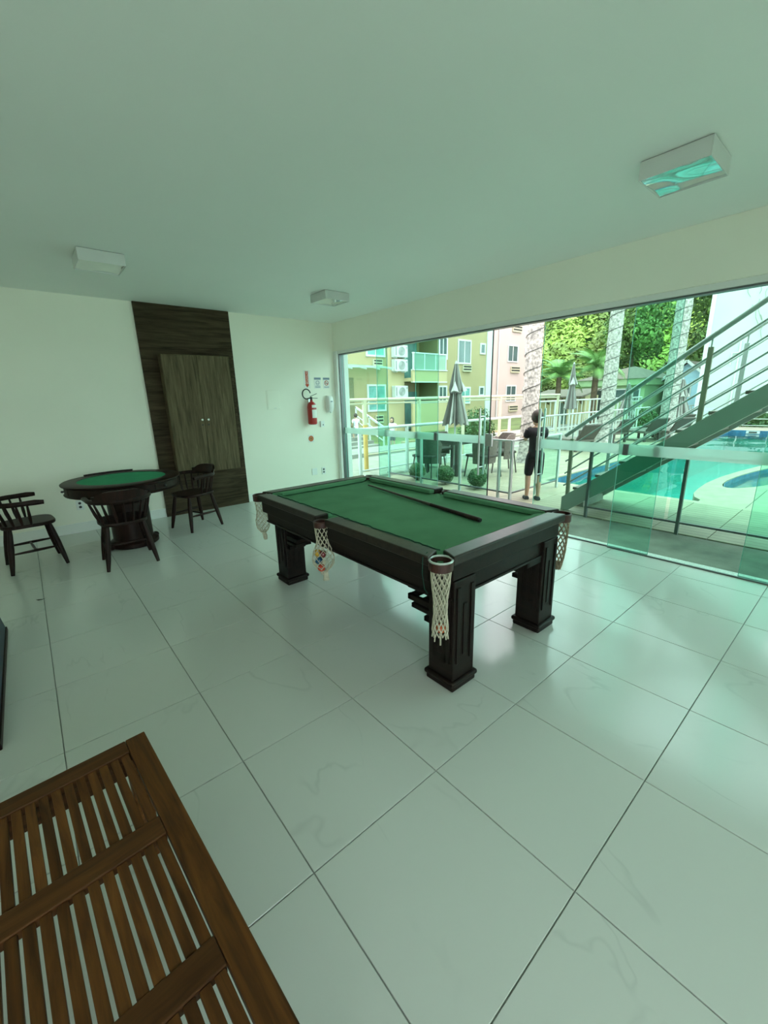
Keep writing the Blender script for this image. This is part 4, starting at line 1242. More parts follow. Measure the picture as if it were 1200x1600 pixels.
# ================================================================== fences
def fence(name, x0, x1, y, ztop, zmid, zbot, step, pw, mt, lab, bal=0.0, ochre_first=False):
    t = empty(name, (x0, y, 0), label=lab, cat='fence')
    MB().tube([(-0.9 if ochre_first else 0, 0, ztop), (x1 - x0, 0, ztop)], pw * 0.42, 8).build('top_rail', mt, t, smooth=True)
    if zmid: MB().tube([(-0.9 if ochre_first else 0, 0, zmid), (x1 - x0, 0, zmid)], pw * 0.24, 8).build('middle_rail', mt, t, smooth=True)
    if zbot: MB().tube([(0, 0, zbot), (x1 - x0, 0, zbot)], pw * 0.24, 8).build('bottom_rail', mt, t, smooth=True)
    n = int((x1 - x0) / step)
    for k in range(n + 1):
        x = k * step
        if ochre_first and k == 0:
            p = MB().tube([(x, 0, -0.012), (x, 0, 1.0)], pw * 0.6, 10).build('post', M['ochre'], t, smooth=True)
            MB().tube([(x, 0, 1.0), (x, 0, ztop)], pw * 0.6, 10).build('post_top', mt, p, smooth=True)
        else:
            MB().tube([(x, 0, -0.012), (x, 0, ztop)], pw * 0.5, 8).build('post', mt, t, smooth=True)
        if bal and k < n:
            q = int(step / bal)
            for e in range(1, q):
                MB().tube([(x + e * step / q, 0, zbot or 0.1), (x + e * step / q, 0, ztop)], 0.012, 5).build('baluster', mt, t)
    return t


fence('tall_fence', 5.17, 13.5, 6.90, 1.52, 1.44, 0.35, 1.65, 0.085, M['fence_cream'], 'tall cream tube fence with an ochre end post behind the patio', 0.0, True)
fence('low_fence', 4.6, 11.2, 6.36, 0.955, 0.0, 0.12, 1.30, 0.075, M['fence_white'], 'low white railing with thick top rail behind the patio table', 0.0)
fence('baluster_fence', 13.2, 23.0, 7.6, 1.30, 0.0, 0.30, 1.4, 0.07, M['fence_white'], 'white baluster fence behind the palms and sun loungers', 0.28)
fence('pool_fence', 11.3, 20.4, 6.35, 0.90, 0.0, 0.12, 1.3, 0.06, M['fence_white'], 'lower white baluster fence beside the sun loungers', 0.26)
fence('end_fence', 22.0, 33.0, 5.9, 0.85, 0.45, 0.15, 1.3, 0.06, M['fence_white'], 'white rail fence in front of the blue house', 0.0)
fe = fence('pool_end_fence', 0.0, 9.0, 0.0, 0.62, 0.36, 0.1, 1.0, 0.05, M['fence_white'], 'white rail fence across the far end of the pool', 0.0)
fe.location = (22.4, 4.6, 0); fe.rotation_euler = (0, 0, -PI / 2)

# ================================================================== patio set
def wicker_chair(name='wicker_chair'):
    t = empty(name)
    MB().box(-0.24, -0.25, 0.40, 0.24, 0.25, 0.45).build('seat', M['wicker'], t, bevel=0.015)
    vs, fs = [], []
    for i in range(7):
        z = 0.28 + 0.50 * i / 6
        for k in range(9):
            a = PI / 2 + PI * k / 8
            w = 0.27 + 0.03 * i / 6
            for s in (1.0, 0.90):
                vs.append((0.02 + (0.24 + 0.05 * i / 6) * s * math.cos(a), w * s * math.sin(a), z - (0.12 if k in (0, 8) and i > 3 else 0)))
    for i in range(6):
        for k in range(8):
            a = (i * 9 + k) * 2; b_ = a + 18
            fs += [(a, a + 2, b_ + 2, b_), (a + 1, b_ + 1, b_ + 3, a + 3)]
    for k in range(8):
        a = (6 * 9 + k) * 2
        fs.append((a, a + 2, a + 3, a + 1)); a = k * 2; fs.append((a, a + 1, a + 3, a + 2))
    for i in range(6):
        for k in (0, 8):
            a = (i * 9 + k) * 2
            fs.append((a, a + 1, a + 19, a + 18))
    MB().add(vs, fs).build('backrest', M['wicker_lt'], t, smooth=True)
    for sx in (-1, 1):
        for sy in (-1, 1):
            MB().tube([(sx * 0.20, sy * 0.21, 0.42), (sx * 0.25, sy * 0.25, 0.0)], 0.014, 8).build('leg', M['wicker'], t, smooth=True)
    return t


wc = wicker_chair()
TX, TY = 6.35, 5.385
for i, (x, y, a, lab) in enumerate(((5.62, 5.42, 5, 'wicker patio chair left of the parasol table'),
                                    (6.28, 4.60, 85, 'wicker patio chair with its back to the room, before the parasol table'),
                                    (7.06, 4.72, 140, 'wicker patio chair at the right end of the parasol table'),
                                    (6.62, 6.02, -95, 'wicker patio chair behind the parasol table'))):
    o = wc if i == 0 else copy_tree(wc)
    o.location = (x, y, 0); o.rotation_euler = (0, 0, R(a)); tag(o, lab, 'chair', 'wicker chairs around the parasol table')
t = empty('patio_table', (TX, TY, 0), label='square grey patio table under the large parasol', cat='table')
for q, (ax, ay, bx, by) in enumerate(((-0.45, -0.45, 0.45, -0.03), (-0.45, 0.03, 0.45, 0.45), (-0.45, -0.03, -0.03, 0.03), (0.03, -0.03, 0.45, 0.03))):
    B(ax, ay, 0.70, bx, by, 0.73).build('table_top', M['tabletop'], t)
B(-0.42, -0.42, 0.62, 0.42, 0.42, 0.70).build('apron', M['wicker'], t) if False else None
mb = MB()
mb.box(-0.43, -0.43, 0.62, 0.43, -0.38, 0.70).box(-0.43, 0.38, 0.62, 0.43, 0.43, 0.70).box(-0.43, -0.38, 0.62, -0.38, 0.38, 0.70).box(0.38, -0.38, 0.62, 0.43, 0.38, 0.70)
mb.build('apron', M['wicker'], t)
for sx in (-1, 1):
    for sy in (-1, 1): B(sx * 0.40 - 0.03, sy * 0.40 - 0.03, 0, sx * 0.40 + 0.03, sy * 0.40 + 0.03, 0.62).build('leg', M['wicker'], t)


def closed_umbrella(x, y, zb, zt, r, lab, flap=True, seed=0):
    t = empty('closed_parasol', (x, y, 0), label=lab, cat='parasol', group='folded grey parasols around the pool')
    rg = random.Random(seed)
    hole = 0.02
    MB().tube([(0, 0, 0.0), (0, 0, zt + 0.02)], 0.019, 10).build('pole', M['fence_white'], t, smooth=True)
    MB().tube([(0, 0, zt), (0, 0, zt + 0.06)], [0.03, 0.012], 10).build('finial', M['canvas_lt'], t, smooth=True)
    MB().lathe([(0.22, 0.0), (0.22, 0.03), (0.05, 0.05), (0.03, 0.14)], n=20).build('base', M['canvas'], t, smooth=True)
    # pleated folded canopy, alternate gores in pale cloth
    N, K = 40, 12
    ph = [rg.uniform(0.85, 1.1) for _ in range(N)]
    H = zt - zb
    def rad(q):
        if q < 0.42: return r * (0.13 + 0.95 * q)
        if q < 0.50: return r * (0.53 - 1.4 * (q - 0.42))
        return r * (0.42 + 1.15 * (q - 0.50))
    for par in (0, 1):
        vs, fs = [], []
        idx = {}
        for i in range(K + 1):
            q = i / K
            for k in range(N):
                pl = (1.0 if k % 2 == 0 else 0.62) * ph[k]
                a = 2 * PI * k / N
                zz = zt - H * q + (0.05 * r / 0.3 * math.sin(k * 1.7) if i == K else 0)
                idx[i, k] = len(vs)
                vs.append((rad(q) * pl * math.cos(a), rad(q) * pl * math.sin(a), zz))
        for i in range(K):
            for k in range(N):
                if (k // 3) % 2 == par:
                    l = (k + 1) % N
                    fs.append((idx[i, k], idx[i + 1, k], idx[i + 1, l], idx[i, l]))
        MB().add(vs, fs).build('canopy_gores', M['canvas'] if par == 0 else M['canvas_lt'], t)
    MB().tube([(rad(0.5) * 1.02 * math.cos(2 * PI * k / 16), rad(0.5) * 1.02 * math.sin(2 * PI * k / 16), zt - H * 0.47) for k in range(16)], 0.012, 6, closed=True).build('tie_strap', M['canvas'], t)
    if flap:
        for a in (3.7, 5.6, 1.2):
            ux, uy = math.cos(a), math.sin(a)
            MB().add([(rad(0.3) * ux, rad(0.3) * uy, zt - H * 0.28), (rad(0.45) * ux * 1.75, rad(0.45) * uy * 1.75, zt - H * 0.44), (rad(0.45) * ux - uy * 0.08, rad(0.45) * uy + ux * 0.08, zt - H * 0.46),
                      (rad(0.45) * ux + uy * 0.08, rad(0.45) * uy - ux * 0.08, zt - H * 0.46)], [(0, 1, 2), (0, 3, 1), (1, 3, 2)]).build('valance_flap', M['canvas_lt'], t)
    return t


closed_umbrella(TX, TY, 1.00, 2.17, 0.28, 'large folded grey parasol standing through the patio table', True, 1)
closed_umbrella(12.5, 6.0, 1.10, 2.40, 0.20, 'folded grey parasol between the two small palms', True, 2)
closed_umbrella(19.2, 6.85, 0.62, 1.88, 0.35, 'folded parasol in front of the green house', False, 3)
closed_umbrella(19.6, 5.05, 0.55, 1.98, 0.42, 'folded parasol in front of the blue house', True, 4)


# sun loungers
def make_lounger():
    t = empty('sun_lounger')
    B(-0.95, -0.33, 0.26, 0.45, 0.33, 0.34).build('bed', M['wicker_lt'], t, bevel=0.02)
    MB().bar((0.42, 0, 0.32), (0.70, 0, 0.74), 0.62, 0.06, up=(-0.7, 0, 0.7)).build('backrest', M['wicker'], t, bevel=0.02)
    for sx in (-0.85, 0.40):
        for sy in (-0.28, 0.28): B(sx - 0.03, sy - 0.03, 0, sx + 0.03, sy + 0.03, 0.26).build('leg', M['wicker'], t)
    return t


lg0 = make_lounger()
for i, (x, y, a, lab) in enumerate(((11.3, 5.25, 250, 'brown wicker sun lounger behind the first palm trunk'),
                                    (14.0, 5.40, 255, 'brown wicker sun lounger left of the second palm trunk'),
                                    (15.0, 4.75, 245, 'dark wicker sun lounger right of the second palm trunk'),
                                    (15.55, 4.2, 240, 'dark wicker sun lounger beside the third palm trunk'),
                                    (17.8, 4.75, 240, 'dark wicker sun lounger farthest away by the pool'))):
    o = lg0 if i == 0 else copy_tree(lg0)
    o.location = (x, y, 0); o.rotation_euler = (0, 0, R(a)); tag(o, lab, 'sun lounger', 'wicker sun loungers on the pool deck')

# ================================================================== palms
def frond_mesh(L, n, w, droop, mt):
    mb = MB()
    pts = []
    for i in range(n + 1):
        q = i / n
        pts.append(Vector((L * q * (1 - 0.15 * q), 0, L * (0.55 * q - droop * q * q))))
    mb.tube(pts, [0.02 * (1 - 0.8 * i / n) + 0.004 for i in range(n + 1)], 4)
    for i in range(1, n):
        q = i / n
        ll = w * math.sin(PI * min(1, q * 0.9 + 0.12)) + 0.04
        d = (pts[i + 1] - pts[i - 1]).normalized()
        for s in (-1, 1):
            for o_ in (0.0, 0.5):
                b_ = pts[i] + (pts[i + 1] - pts[i]) * o_
                tip = b_ + d * ll * 0.55 + Vector((0, s * ll, -ll * 0.25))
                mb.add([b_ - d * 0.02, b_ + d * 0.03, tip], [(0, 1, 2) if s > 0 else (0, 2, 1)])
    me = bpy.data.meshes.new('frond'); me.from_pydata(mb.v, [], mb.f); me.materials.append(mt)
    return me


FR_big = frond_mesh(2.6, 16, 0.55, 0.75, M['frond'])
FR_small = frond_mesh(1.45, 12, 0.40, 0.62, M['frond_lt'])


def palm(name, x, y, h, r0, r1, fm, nf, lab, group, trunk_mt, wire=False, seed=0, tilt=(0, 0), spread=1.0, scale=1.0):
    t = empty(name, (x, y, 0), label=lab, cat='palm tree', group=group)
    rg = random.Random(seed)
    pts, rs = [], []
    K = 46
    for i in range(K + 1):
        q = i / K
        pts.append((tilt[0] * q * q, tilt[1] * q * q, h * q))
        rs.append((r0 + (r1 - r0) * q) * (1.0 + 0.035 * ((i % 3) == 0)) * (1 + 0.35 * max(0, 0.06 - q) / 0.06))
    MB().tube(pts, rs, 18).build('trunk', trunk_mt, t, smooth=True)
    if wire:
        w = []
        for i in range(260):
            q = i / 259
            a = q * h / 0.42 * 2 * PI
            rr = (r0 + (r1 - r0) * q) * 1.05 + 0.006
            w.append((rr * math.cos(a) + tilt[0] * q * q, rr * math.sin(a) + tilt[1] * q * q, 0.3 + q * (h - 0.6)))
        MB().tube(w, 0.008, 4).build('string_lights', M['wire'], t)
    for k in range(nf):
        f = mesh_obj('frond', fm, None, t)
        f.location = (tilt[0], tilt[1], h)
        f.rotation_euler = (rg.uniform(-0.2, 0.2), rg.uniform(-0.95, 0.55) * spread, 2 * PI * k / nf * 1.0 + rg.uniform(-0.25, 0.25))
        f.scale = (scale * rg.uniform(0.85, 1.1),) * 3
    return t


gp = 'royal palms with pale trunks along the pool'
palm('royal_palm', 8.50, 4.98, 8.5, 0.185, 0.15, FR_big, 12, 'pale mottled royal palm trunk just behind the boy', gp, M['trunk'], True, 1, (0.15, 0.0))
palm('royal_palm', 12.75, 5.02, 8.8, 0.19, 0.15, FR_big, 12, 'pale mottled royal palm trunk between sun loungers', gp, M['trunk'], True, 2)
palm('royal_palm', 16.2, 4.42, 9.0, 0.235, 0.20, FR_big, 12, 'royal palm trunk seen through doubled door glass', gp, M['trunk'], True, 3)
gp = 'small feathery palms before the hillside'
palm('feather_palm', 19.0, 9.85, 2.30, 0.13, 0.11, FR_small, 22, 'small feathery palm left of the folded parasol', gp, M['trunk_dk'], False, 4)
palm('feather_palm', 20.0, 8.62, 2.65, 0.15, 0.12, FR_small, 24, 'taller feathery palm right of the folded parasol', gp, M['trunk_dk'], False, 5)

# ================================================================== buildings
def window(par, x0, z0, x1, z1, y, mt, split=True, fw=0.09, sill=True):
    mb = MB()
    mb.box(x0, y - 0.05, z0, x0 + fw, y, z1).box(x1 - fw, y - 0.05, z0, x1, y, z1).box(x0 + fw, y - 0.05, z0, x1 - fw, y, z0 + fw).box(x0 + fw, y - 0.05, z1 - fw, x1 - fw, y, z1)
    if split: mb.box((x0 + x1) / 2 - 0.03, y - 0.04, z0 + fw, (x0 + x1) / 2 + 0.03, y, z1 - fw)
    f = mb.build('window', M['bwhite'], par)
    if split:
        B(x0 + fw, y - 0.02, z0 + fw, (x0 + x1) / 2 - 0.03, y, z1 - fw).build('window_pane', mt, f)
        B((x0 + x1) / 2 + 0.03, y - 0.02, z0 + fw, x1 - fw, y, z1 - fw).build('window_pane', mt, f)
    else:
        B(x0 + fw, y - 0.02, z0 + fw, x1 - fw, y, z1 - fw).build('window_pane', mt, f)
    return f


def slot(par, x0, z0, x1, z1, y):
    f = B(x0, y - 0.10, z0, x1, y, z1).build('wall_ac_box', M['fence_cream'], par)
    n = 2
    for k in range(n):
        zz = z0 + (z1 - z0) * (0.25 + 0.42 * k)
        B(x0 + 0.05, y - 0.112, zz, x1 - 0.05, y - 0.10, zz + (z1 - z0) * 0.22).build('vent_slot', M['dark'], f)


OY = 17.0
ob = empty('apartment_building', (0, 0, 0), label='olive cream apartment building with balconies and white windows', cat='building')
B(6.0, OY, -0.6, 15.70, OY + 7, 8.4).build('left_wing', M['olive'], ob)
B(18.45, OY, -0.6, 23.05, OY + 7, 8.4).build('right_wing', M['olive'], ob)
B(15.70, OY + 1.5, -0.6, 18.45, OY + 7, 8.4).build('balcony_recess', M['olive_lt'], ob)
B(14.55, OY - 0.10, -0.6, 15.72, OY, 8.4).build('service_strip', M['olive_lt'], ob)
B(23.05, OY - 0.06, -0.6, 23.62, OY + 7, 8.4).build('white_pilaster', M['bwhite'], ob)
B(5.8, OY - 0.4, 8.4, 23.60, OY + 7.2, 8.7).build('roof_slab', M['bwhite'], ob)
B(15.72, OY - 0.75, -0.6, 18.44, OY - 0.62, 1.25).build('balcony_parapet', M['olive_lt'], ob)
MB().bar((15.72, OY - 0.68, 1.28), (18.44, OY - 0.68, 1.28), 0.16, 0.06).build('balcony_railing', M['bwhite'], ob)
for zb in (2.38, 5.13, 7.7):
    B(15.72, OY - 0.75, zb, 18.44, OY - 0.62, zb + 0.57).build('balcony_parapet', M['olive_lt'], ob)
    B(15.70, OY - 0.62, zb + 0.02, 18.45, OY + 1.5, zb + 0.20).build('balcony_slab', M['olive_lt'], ob)
    MB().bar((15.72, OY - 0.70, zb - 0.02), (18.44, OY - 0.70, zb - 0.02), 0.14, 0.05).build('balcony_lintel', M['bwhite'], ob)
    MB().bar((15.72, OY - 0.70, zb + 0.60), (18.44, OY - 0.70, zb + 0.60), 0.18, 0.05).build('slab_edge', M['bwhite'], ob)
    if zb > 7: continue
    br = MB().bar((15.75, OY - 0.7, zb + 1.45), (18.42, OY - 0.7, zb + 1.45), 0.07, 0.06).build('balcony_railing', M['bwhite'], ob)
    for k in range(4):
        MB().bar((15.8 + k * 0.86, OY - 0.7, zb + 0.60), (15.8 + k * 0.86, OY - 0.7, zb + 1.45), 0.05, 0.05).build('railing_post', M['bwhite'], br)
    B(15.8, OY - 0.71, zb + 0.64, 18.38, OY - 0.70, zb + 1.42).build('railing_glass', M['canopy'], br)
for zf in (-0.3, 2.6, 5.35):
    B(16.2, OY + 1.44, zf + 0.02, 17.0, OY + 1.5, zf + 2.2).build('balcony_door', M['dark'], ob)
    B(17.2, OY + 1.44, zf + 0.02, 18.2, OY + 1.5, zf + 2.2).build('balcony_door', M['curtain'], ob)
window(ob, 13.20, 0.90, 14.45, 2.26, OY, M['curtain'])
window(ob, 13.20, 3.60, 14.45, 4.96, OY, M['curtain'])
window(ob, 18.52, 1.22, 19.28, 2.20, OY, M['winglass'])
window(ob, 18.52, 3.66, 19.28, 4.90, OY, M['winglass'])
window(ob, 20.20, 3.46, 21.46, 4.86, OY, M['winglass'])
window(ob, 20.45, 1.10, 21.50, 2.12, OY, M['curtain'])
window(ob, 22.36, 4.10, 22.90, 4.76, OY, M['winglass'], False)
window(ob, 22.38, 1.57, 22.92, 2.16, OY, M['winglass'], False)
slot(ob, 13.60, 3.16, 14.22, 3.48, OY); slot(ob, 13.66, 0.30, 14.20, 0.70, OY); slot(ob, 20.66, 3.02, 21.48, 3.40, OY)
B(11.6, OY - 0.03, -0.3, 12.36, OY, 2.58).build('entrance_recess', pm('dark_olive_door', (0.17, 0.16, 0.085), 0.7), ob)
cn = MB().add([(10.6, OY, 3.22), (14.1, OY, 3.18), (14.1, OY - 1.1, 3.02), (10.6, OY - 1.1, 2.98), (10.6, OY, 3.18), (14.1, OY, 3.14), (14.1, OY - 1.1, 2.98), (10.6, OY - 1.1, 2.94)],
              [(0, 1, 2, 3), (7, 6, 5, 4), (3, 2, 6, 7), (1, 0, 4, 5), (2, 1, 5, 6), (0, 3, 7, 4)]).build('entrance_canopy', M['canopy'], ob)
for k in range(5): MB().bar((10.7 + k * 0.83, OY, 3.16), (10.7 + k * 0.83, OY - 1.08, 2.92), 0.04, 0.06).build('canopy_rib', M['bwhite'], cn)


def aircon(x, z, lab):
    t = empty('air_conditioner', (x, OY - 0.10, z), label=lab, cat='air conditioner', group='white condenser units on the olive facade')
    B(0, -0.32, 0, 0.92, -0.02, 0.60).build('casing', M['acwhite'], t, bevel=0.02)
    MB().tube([(0.48, -0.325, 0.30), (0.48, -0.30, 0.30)], 0.235, 24).build('fan_recess', M['acgrey'], t)
    for rr in (0.08, 0.15, 0.22):
        MB().tube([(0.48 + rr * math.cos(k * PI / 10), -0.33, 0.30 + rr * math.sin(k * PI / 10)) for k in range(20)], 0.010, 4, closed=True).build('grille_ring', M['acwhite'], t)
    B(0.05, -0.325, 0.08, 0.12, -0.315, 0.52).build('side_grille', M['acgrey'], t)
    B(0.80, -0.325, 0.44, 0.87, -0.315, 0.52).build('brand_plate', M['acgrey'], t)
    for bx in (0.15, 0.75): B(bx - 0.02, -0.30, -0.05, bx + 0.02, 0, 0.0).build('bracket', M['acwhite'], t)


aircon(14.78, 3.60, 'upper white air conditioner unit left of the balcony')
aircon(14.78, 2.90, 'middle white air conditioner unit, directly below the upper one')
aircon(14.78, 1.58, 'lowest white air conditioner unit beside the ground floor balcony')

PYF = 20.0
pb = empty('apartment_building', (0, 0, 0), label='pale pink apartment building behind the open doorway', cat='building')
B(23.7, PYF, -0.6, 35.0, PYF + 8, 10.5).build('walls', M['pink'], pb)
B(23.7, PYF - 0.3, 10.5, 35.3, PYF + 8.2, 10.8).build('roof_slab', M['bwhite'], pb)
for z in (1.05, 4.12, 7.2):
    window(pb, 29.85, z, 31.30, z + 1.30, PYF, M['winglass'])
    window(pb, 32.3, z + 0.60, 33.0, z + 1.20, PYF, M['winglass'], False, 0.07)
    slot(pb, 30.35, z - 0.80, 31.6, z - 0.32, PYF)
    window(pb, 26.0, z, 27.3, z + 1.30, PYF, M['winglass'])
MB().tube([(28.6, PYF - 0.06, -0.3), (28.6, PYF - 0.06, 10.4)], 0.05, 6).build('downpipe', M['bwhite'], pb)

wb = empty('white_building', (24.0, 0, 0), label='tall plain white building wall behind the stairs', cat='building')
B(0, -14, -0.02, 10, 5.62, 9.0).build('walls', M['whitefac'], wb)
B(-0.03, 5.45, -0.02, 0.0, 5.62, 9.0).build('corner_strip', M['bwhite'], wb)
B(-0.02, -14, -0.02, 0.0, 5.45, 0.75).build('plinth', pm('pale_mint_plinth', (0.50, 0.62, 0.56), 0.8), wb)
B(-0.1, -14.1, 9.0, 10.1, 5.7, 9.25).build('roof_edge', M['bwhite'], wb)
MB().tube([(-0.06, 4.30, 0.7), (-0.06, 4.30, 3.6)], 0.035, 6).tube([(-0.06, 4.30, 3.1), (-0.06, 4.55, 3.1), (-0.06, 4.55, 2.6)], 0.03, 6).build('downpipe', M['bwhite'], wb)
rv = random.Random(21)
mb = MB()
for k in range(16):
    y = rv.uniform(1.2, 4.4); z = rv.uniform(3.6, 6.5)
    p = [(-0.015, y, z)]
    for e in range(4): p.append((-0.015, p[-1][1] + rv.uniform(-0.05, 0.14), p[-1][2] + rv.uniform(0.1, 0.3)))
    mb.tube(p, 0.010, 4)
mb.build('dry_creeper', pm('dry_creeper_stems', (0.30, 0.33, 0.27), 0.9), wb)
B(-0.04, 2.72, 2.2, 0, 3.02, 2.75).build('window', pm('blue_grey_pane', (0.16, 0.30, 0.42), 0.3), wb)

gh = empty('green_house', (25.2, 9.55, 0), label='pale green pool house with brown hipped roof', cat='house')
B(0, -1.3, -0.02, 5, 2.1, 2.05).build('walls', M['greenwall'], gh)
B(-0.25, -1.5, 1.92, 5.2, 2.35, 2.26).build('fascia', M['greenwall'], gh)
MB().add([(-0.35, -1.6, 2.26), (5.3, -1.6, 2.26), (5.3, 2.45, 2.26), (-0.35, 2.45, 2.26), (2.2, 0.1, 3.0), (2.9, 0.7, 3.0)], [(0, 1, 4), (1, 2, 5, 4), (2, 3, 5), (3, 0, 4, 5), (3, 2, 1, 0)]).build('roof', M['rooftile'], gh)
for (a, b_, z0, z1, m_) in ((-1.1, -0.7, 1.05, 1.75, 'winglass'), (-0.5, 0.2, 1.05, 1.75, 'winglass'), (0.8, 1.5, 0.0, 1.75, 'dark'), (-1.0, -0.6, -0.0, 0.8, 'dark')):
    w_ = B(-0.03, a, z0, 0.0, b_, z1).build('window', M['bwhite'], gh)
    B(-0.05, a + 0.07, z0 + 0.07, -0.03, b_ - 0.07, z1 - 0.07).build('window_pane', M[m_], w_)
bh = empty('blue_house', (27.2, 6.98, 0), label='light blue gabled house behind the stairs', cat='house')
MB().xprism([(-0.85, -0.02), (0.85, -0.02), (0.85, 2.25), (0, 2.98), (-0.85, 2.25)], 0, 6).build('walls', M['bluewall'], bh)
for s in (-1, 1):
    MB().add([(-0.3, s * 1.12, 2.12), (6.2, s * 1.12, 2.12), (6.2, 0, 3.10), (-0.3, 0, 3.10), (-0.3, s * 1.12, 2.05), (6.2, s * 1.12, 2.05), (6.2, 0, 3.02), (-0.3, 0, 3.02)], [(0, 1, 2, 3), (7, 6, 5, 4), (0, 3, 7, 4), (1, 5, 6, 2), (0, 4, 5, 1), (3, 2, 6, 7)]).build('roof_slope', M['rooftile'], bh)
    MB().bar((-0.33, s * 1.15, 2.09), (-0.33, 0, 3.08), 0.05, 0.12).build('bargeboard', M['bwhite'], bh)
w_ = B(-0.03, -0.30, 1.2, 0, 0.35, 1.9).build('window', M['bwhite'], bh)
B(-0.05, -0.24, 1.26, -0.03, 0.29, 1.84).build('window_pane', M['winglass'], w_)
pg = empty('pergola_kiosk', (21.5, 11.2, 0), label='small kiosk with brown tiled lean-to roof left of the palms', cat='kiosk')
MB().add([(-0.6, -1.6, 1.42), (-0.6, 1.4, 1.42), (1.6, 1.4, 1.80), (1.6, -1.6, 1.80), (-0.6, -1.6, 1.34), (-0.6, 1.4, 1.34), (1.6, 1.4, 1.72), (1.6, -1.6, 1.72)], [(3, 2, 1, 0), (4, 5, 6, 7), (0, 1, 5, 4), (1, 2, 6, 5), (2, 3, 7, 6), (3, 0, 4, 7)]).build('roof', M['rooftile'], pg)
for k in range(4): MB().bar((-0.4, -1.4 + k * 0.9, 1.30), (-0.1, -1.4 + k * 0.9, 1.05), 0.07, 0.07).build('bracket', M['trunk_dk'], pg)
B(0.0, -1.5, -0.31, 1.5, 1.3, 1.45).build('walls', M['olive_lt'], pg)
B(-0.03, -0.6, 0.0, 0, 0.0, 1.1).build('window', M['winglass'], pg)

# entrance steps with white railing, left
es = empty('garden_steps', (8.6, 11.6, -0.30), label='pale steps with white railing at the far left', cat='steps')
for k in range(5): B(-1.2, -0.5 + k * 0.34, 0, 0.75, 1.3, 0.12 * (k + 1)).build('step', M['path'], es, bevel=0.01)
for x in (-0.85, 0.72):
    MB().bar((x, -0.45, 0.85), (x - 0.0, 1.2, 1.55), 0.05, 0.06).bar((x, -0.45, 0.55), (x, 1.2, 1.25), 0.03, 0.03).bar((x, -0.45, 0.35), (x, 1.2, 1.05), 0.03, 0.03).build('handrail', M['fence_white'], es)
    for k in range(3): MB().bar((x, -0.42 + k * 0.8, 0.1), (x, -0.42 + k * 0.8, 0.90 + k * 0.33), 0.05, 0.05).build('railing_post', M['fence_white'], es)
bk = B(9.75, 10.6, -0.31, 16.5, 10.75, 0.05).build('garden_wall', M['olive'])
tag(bk, 'low olive garden wall right of the steps', 'wall')

# ================================================================== hillside
rh = random.Random(77)


def hill_h(d, a):
    s = max(0.0, d - 43)
    b = 1.6 * math.sin(d * 0.35 + a * 19) + 1.3 * math.sin(a * 47 + d * 0.17) + 0.9 * math.sin(a * 83 - d * 0.6)
    return s * (0.50 + 0.10 * math.sin(a * 9)) + b * min(1, s / 8)


vs, fs = [], []
NA, ND = 60, 46
for i in range(NA + 1):
    a = R(2 + 29 * i / NA)
    for j in range(ND + 1):
        d = 43 + 80 * j / ND
        vs.append((d * math.cos(a), d * math.sin(a), hill_h(d, a) - 0.3))
for i in range(NA):
    for j in range(ND):
        q = i * (ND + 1) + j
        fs.append((q, q + ND + 1, q + ND + 2, q + 1))
hl = MB().add(vs, fs).build('hillside', M['hill'], smooth=True)
tag(hl, 'steep green forested hillside behind the houses', 'hill', kind='structure')


def hfn():
    a = R(rh.uniform(4, 30)); d = 44.5 + 55 * rh.random() ** 1.5
    return Vector((d * math.cos(a), d * math.sin(a), hill_h(d, a) + rh.uniform(-0.2, 0.9))), Vector((-0.5 * math.cos(a), -0.5 * math.sin(a), 0.8))


tag(MB().leaves(60000, hfn, 0.36, rh).build('hillside_foliage', M['hill_leaf']), 'dense bright green foliage covering the hillside', 'foliage', kind='stuff')


def tree(x, y, h, r, lab, seed):
    t = empty('broadleaf_tree', (x, y, -0.1), label=lab, cat='tree', group='dark trees at the foot of the hill')
    rg = random.Random(seed)
    MB().tube([(0, 0, 0), (0.1, 0.05, h * 0.3), (0, 0.1, h * 0.6)], [0.22, 0.17, 0.1], 8).build('trunk', M['trunk_dk'], t, smooth=True)
    cl = [(Vector((rg.uniform(-0.6, 0.6) * r, rg.uniform(-0.6, 0.6) * r, h * rg.uniform(0.35, 0.95))), r * rg.uniform(0.4, 0.65)) for _ in range(14)]
    def fn():
        c, q = rg.choice(cl)
        v = Vector((rg.gauss(0, 1), rg.gauss(0, 1), rg.gauss(0, 1))).normalized()
        return c + v * q * rg.uniform(0.7, 1.05), v
    tag(MB().leaves(6000, fn, 0.16, rg).build('crown', M['tree_leaf'], t), kind='stuff')


tree(37.5, 8.4, 10.0, 2.4, 'dark leafy tree beside the white building corner', 1)
tree(36.5, 13.2, 9.0, 2.2, 'dark leafy tree above the green house roof', 2)

# ================================================================== people
def skin_obj(name, verts, edges, radii, mt, parent, root=0, sub=2):
    me = bpy.data.meshes.new(name)
    me.from_pydata([tuple(v) for v in verts], edges, [])
    me.materials.append(mt)
    o = bpy.data.objects.new(name, me)
    COL.objects.link(o); ALL.append(o)
    if parent: o.parent = parent
    m = o.modifiers.new('skin', 'SKIN'); m.use_smooth_shade = True
    s = o.modifiers.new('sub', 'SUBSURF'); s.levels = sub; s.render_levels = sub
    sv = me.skin_vertices[0].data if me.skin_vertices else None
    if sv is None:
        bm = bmesh.new(); bm.from_mesh(me); bm.verts.layers.skin.verify(); bm.to_mesh(me); bm.free()
        sv = me.skin_vertices[0].data
    for i, r in enumerate(radii):
        sv[i].radius = r if isinstance(r, tuple) else (r, r)
        sv[i].use_root = (i == root)
    return o


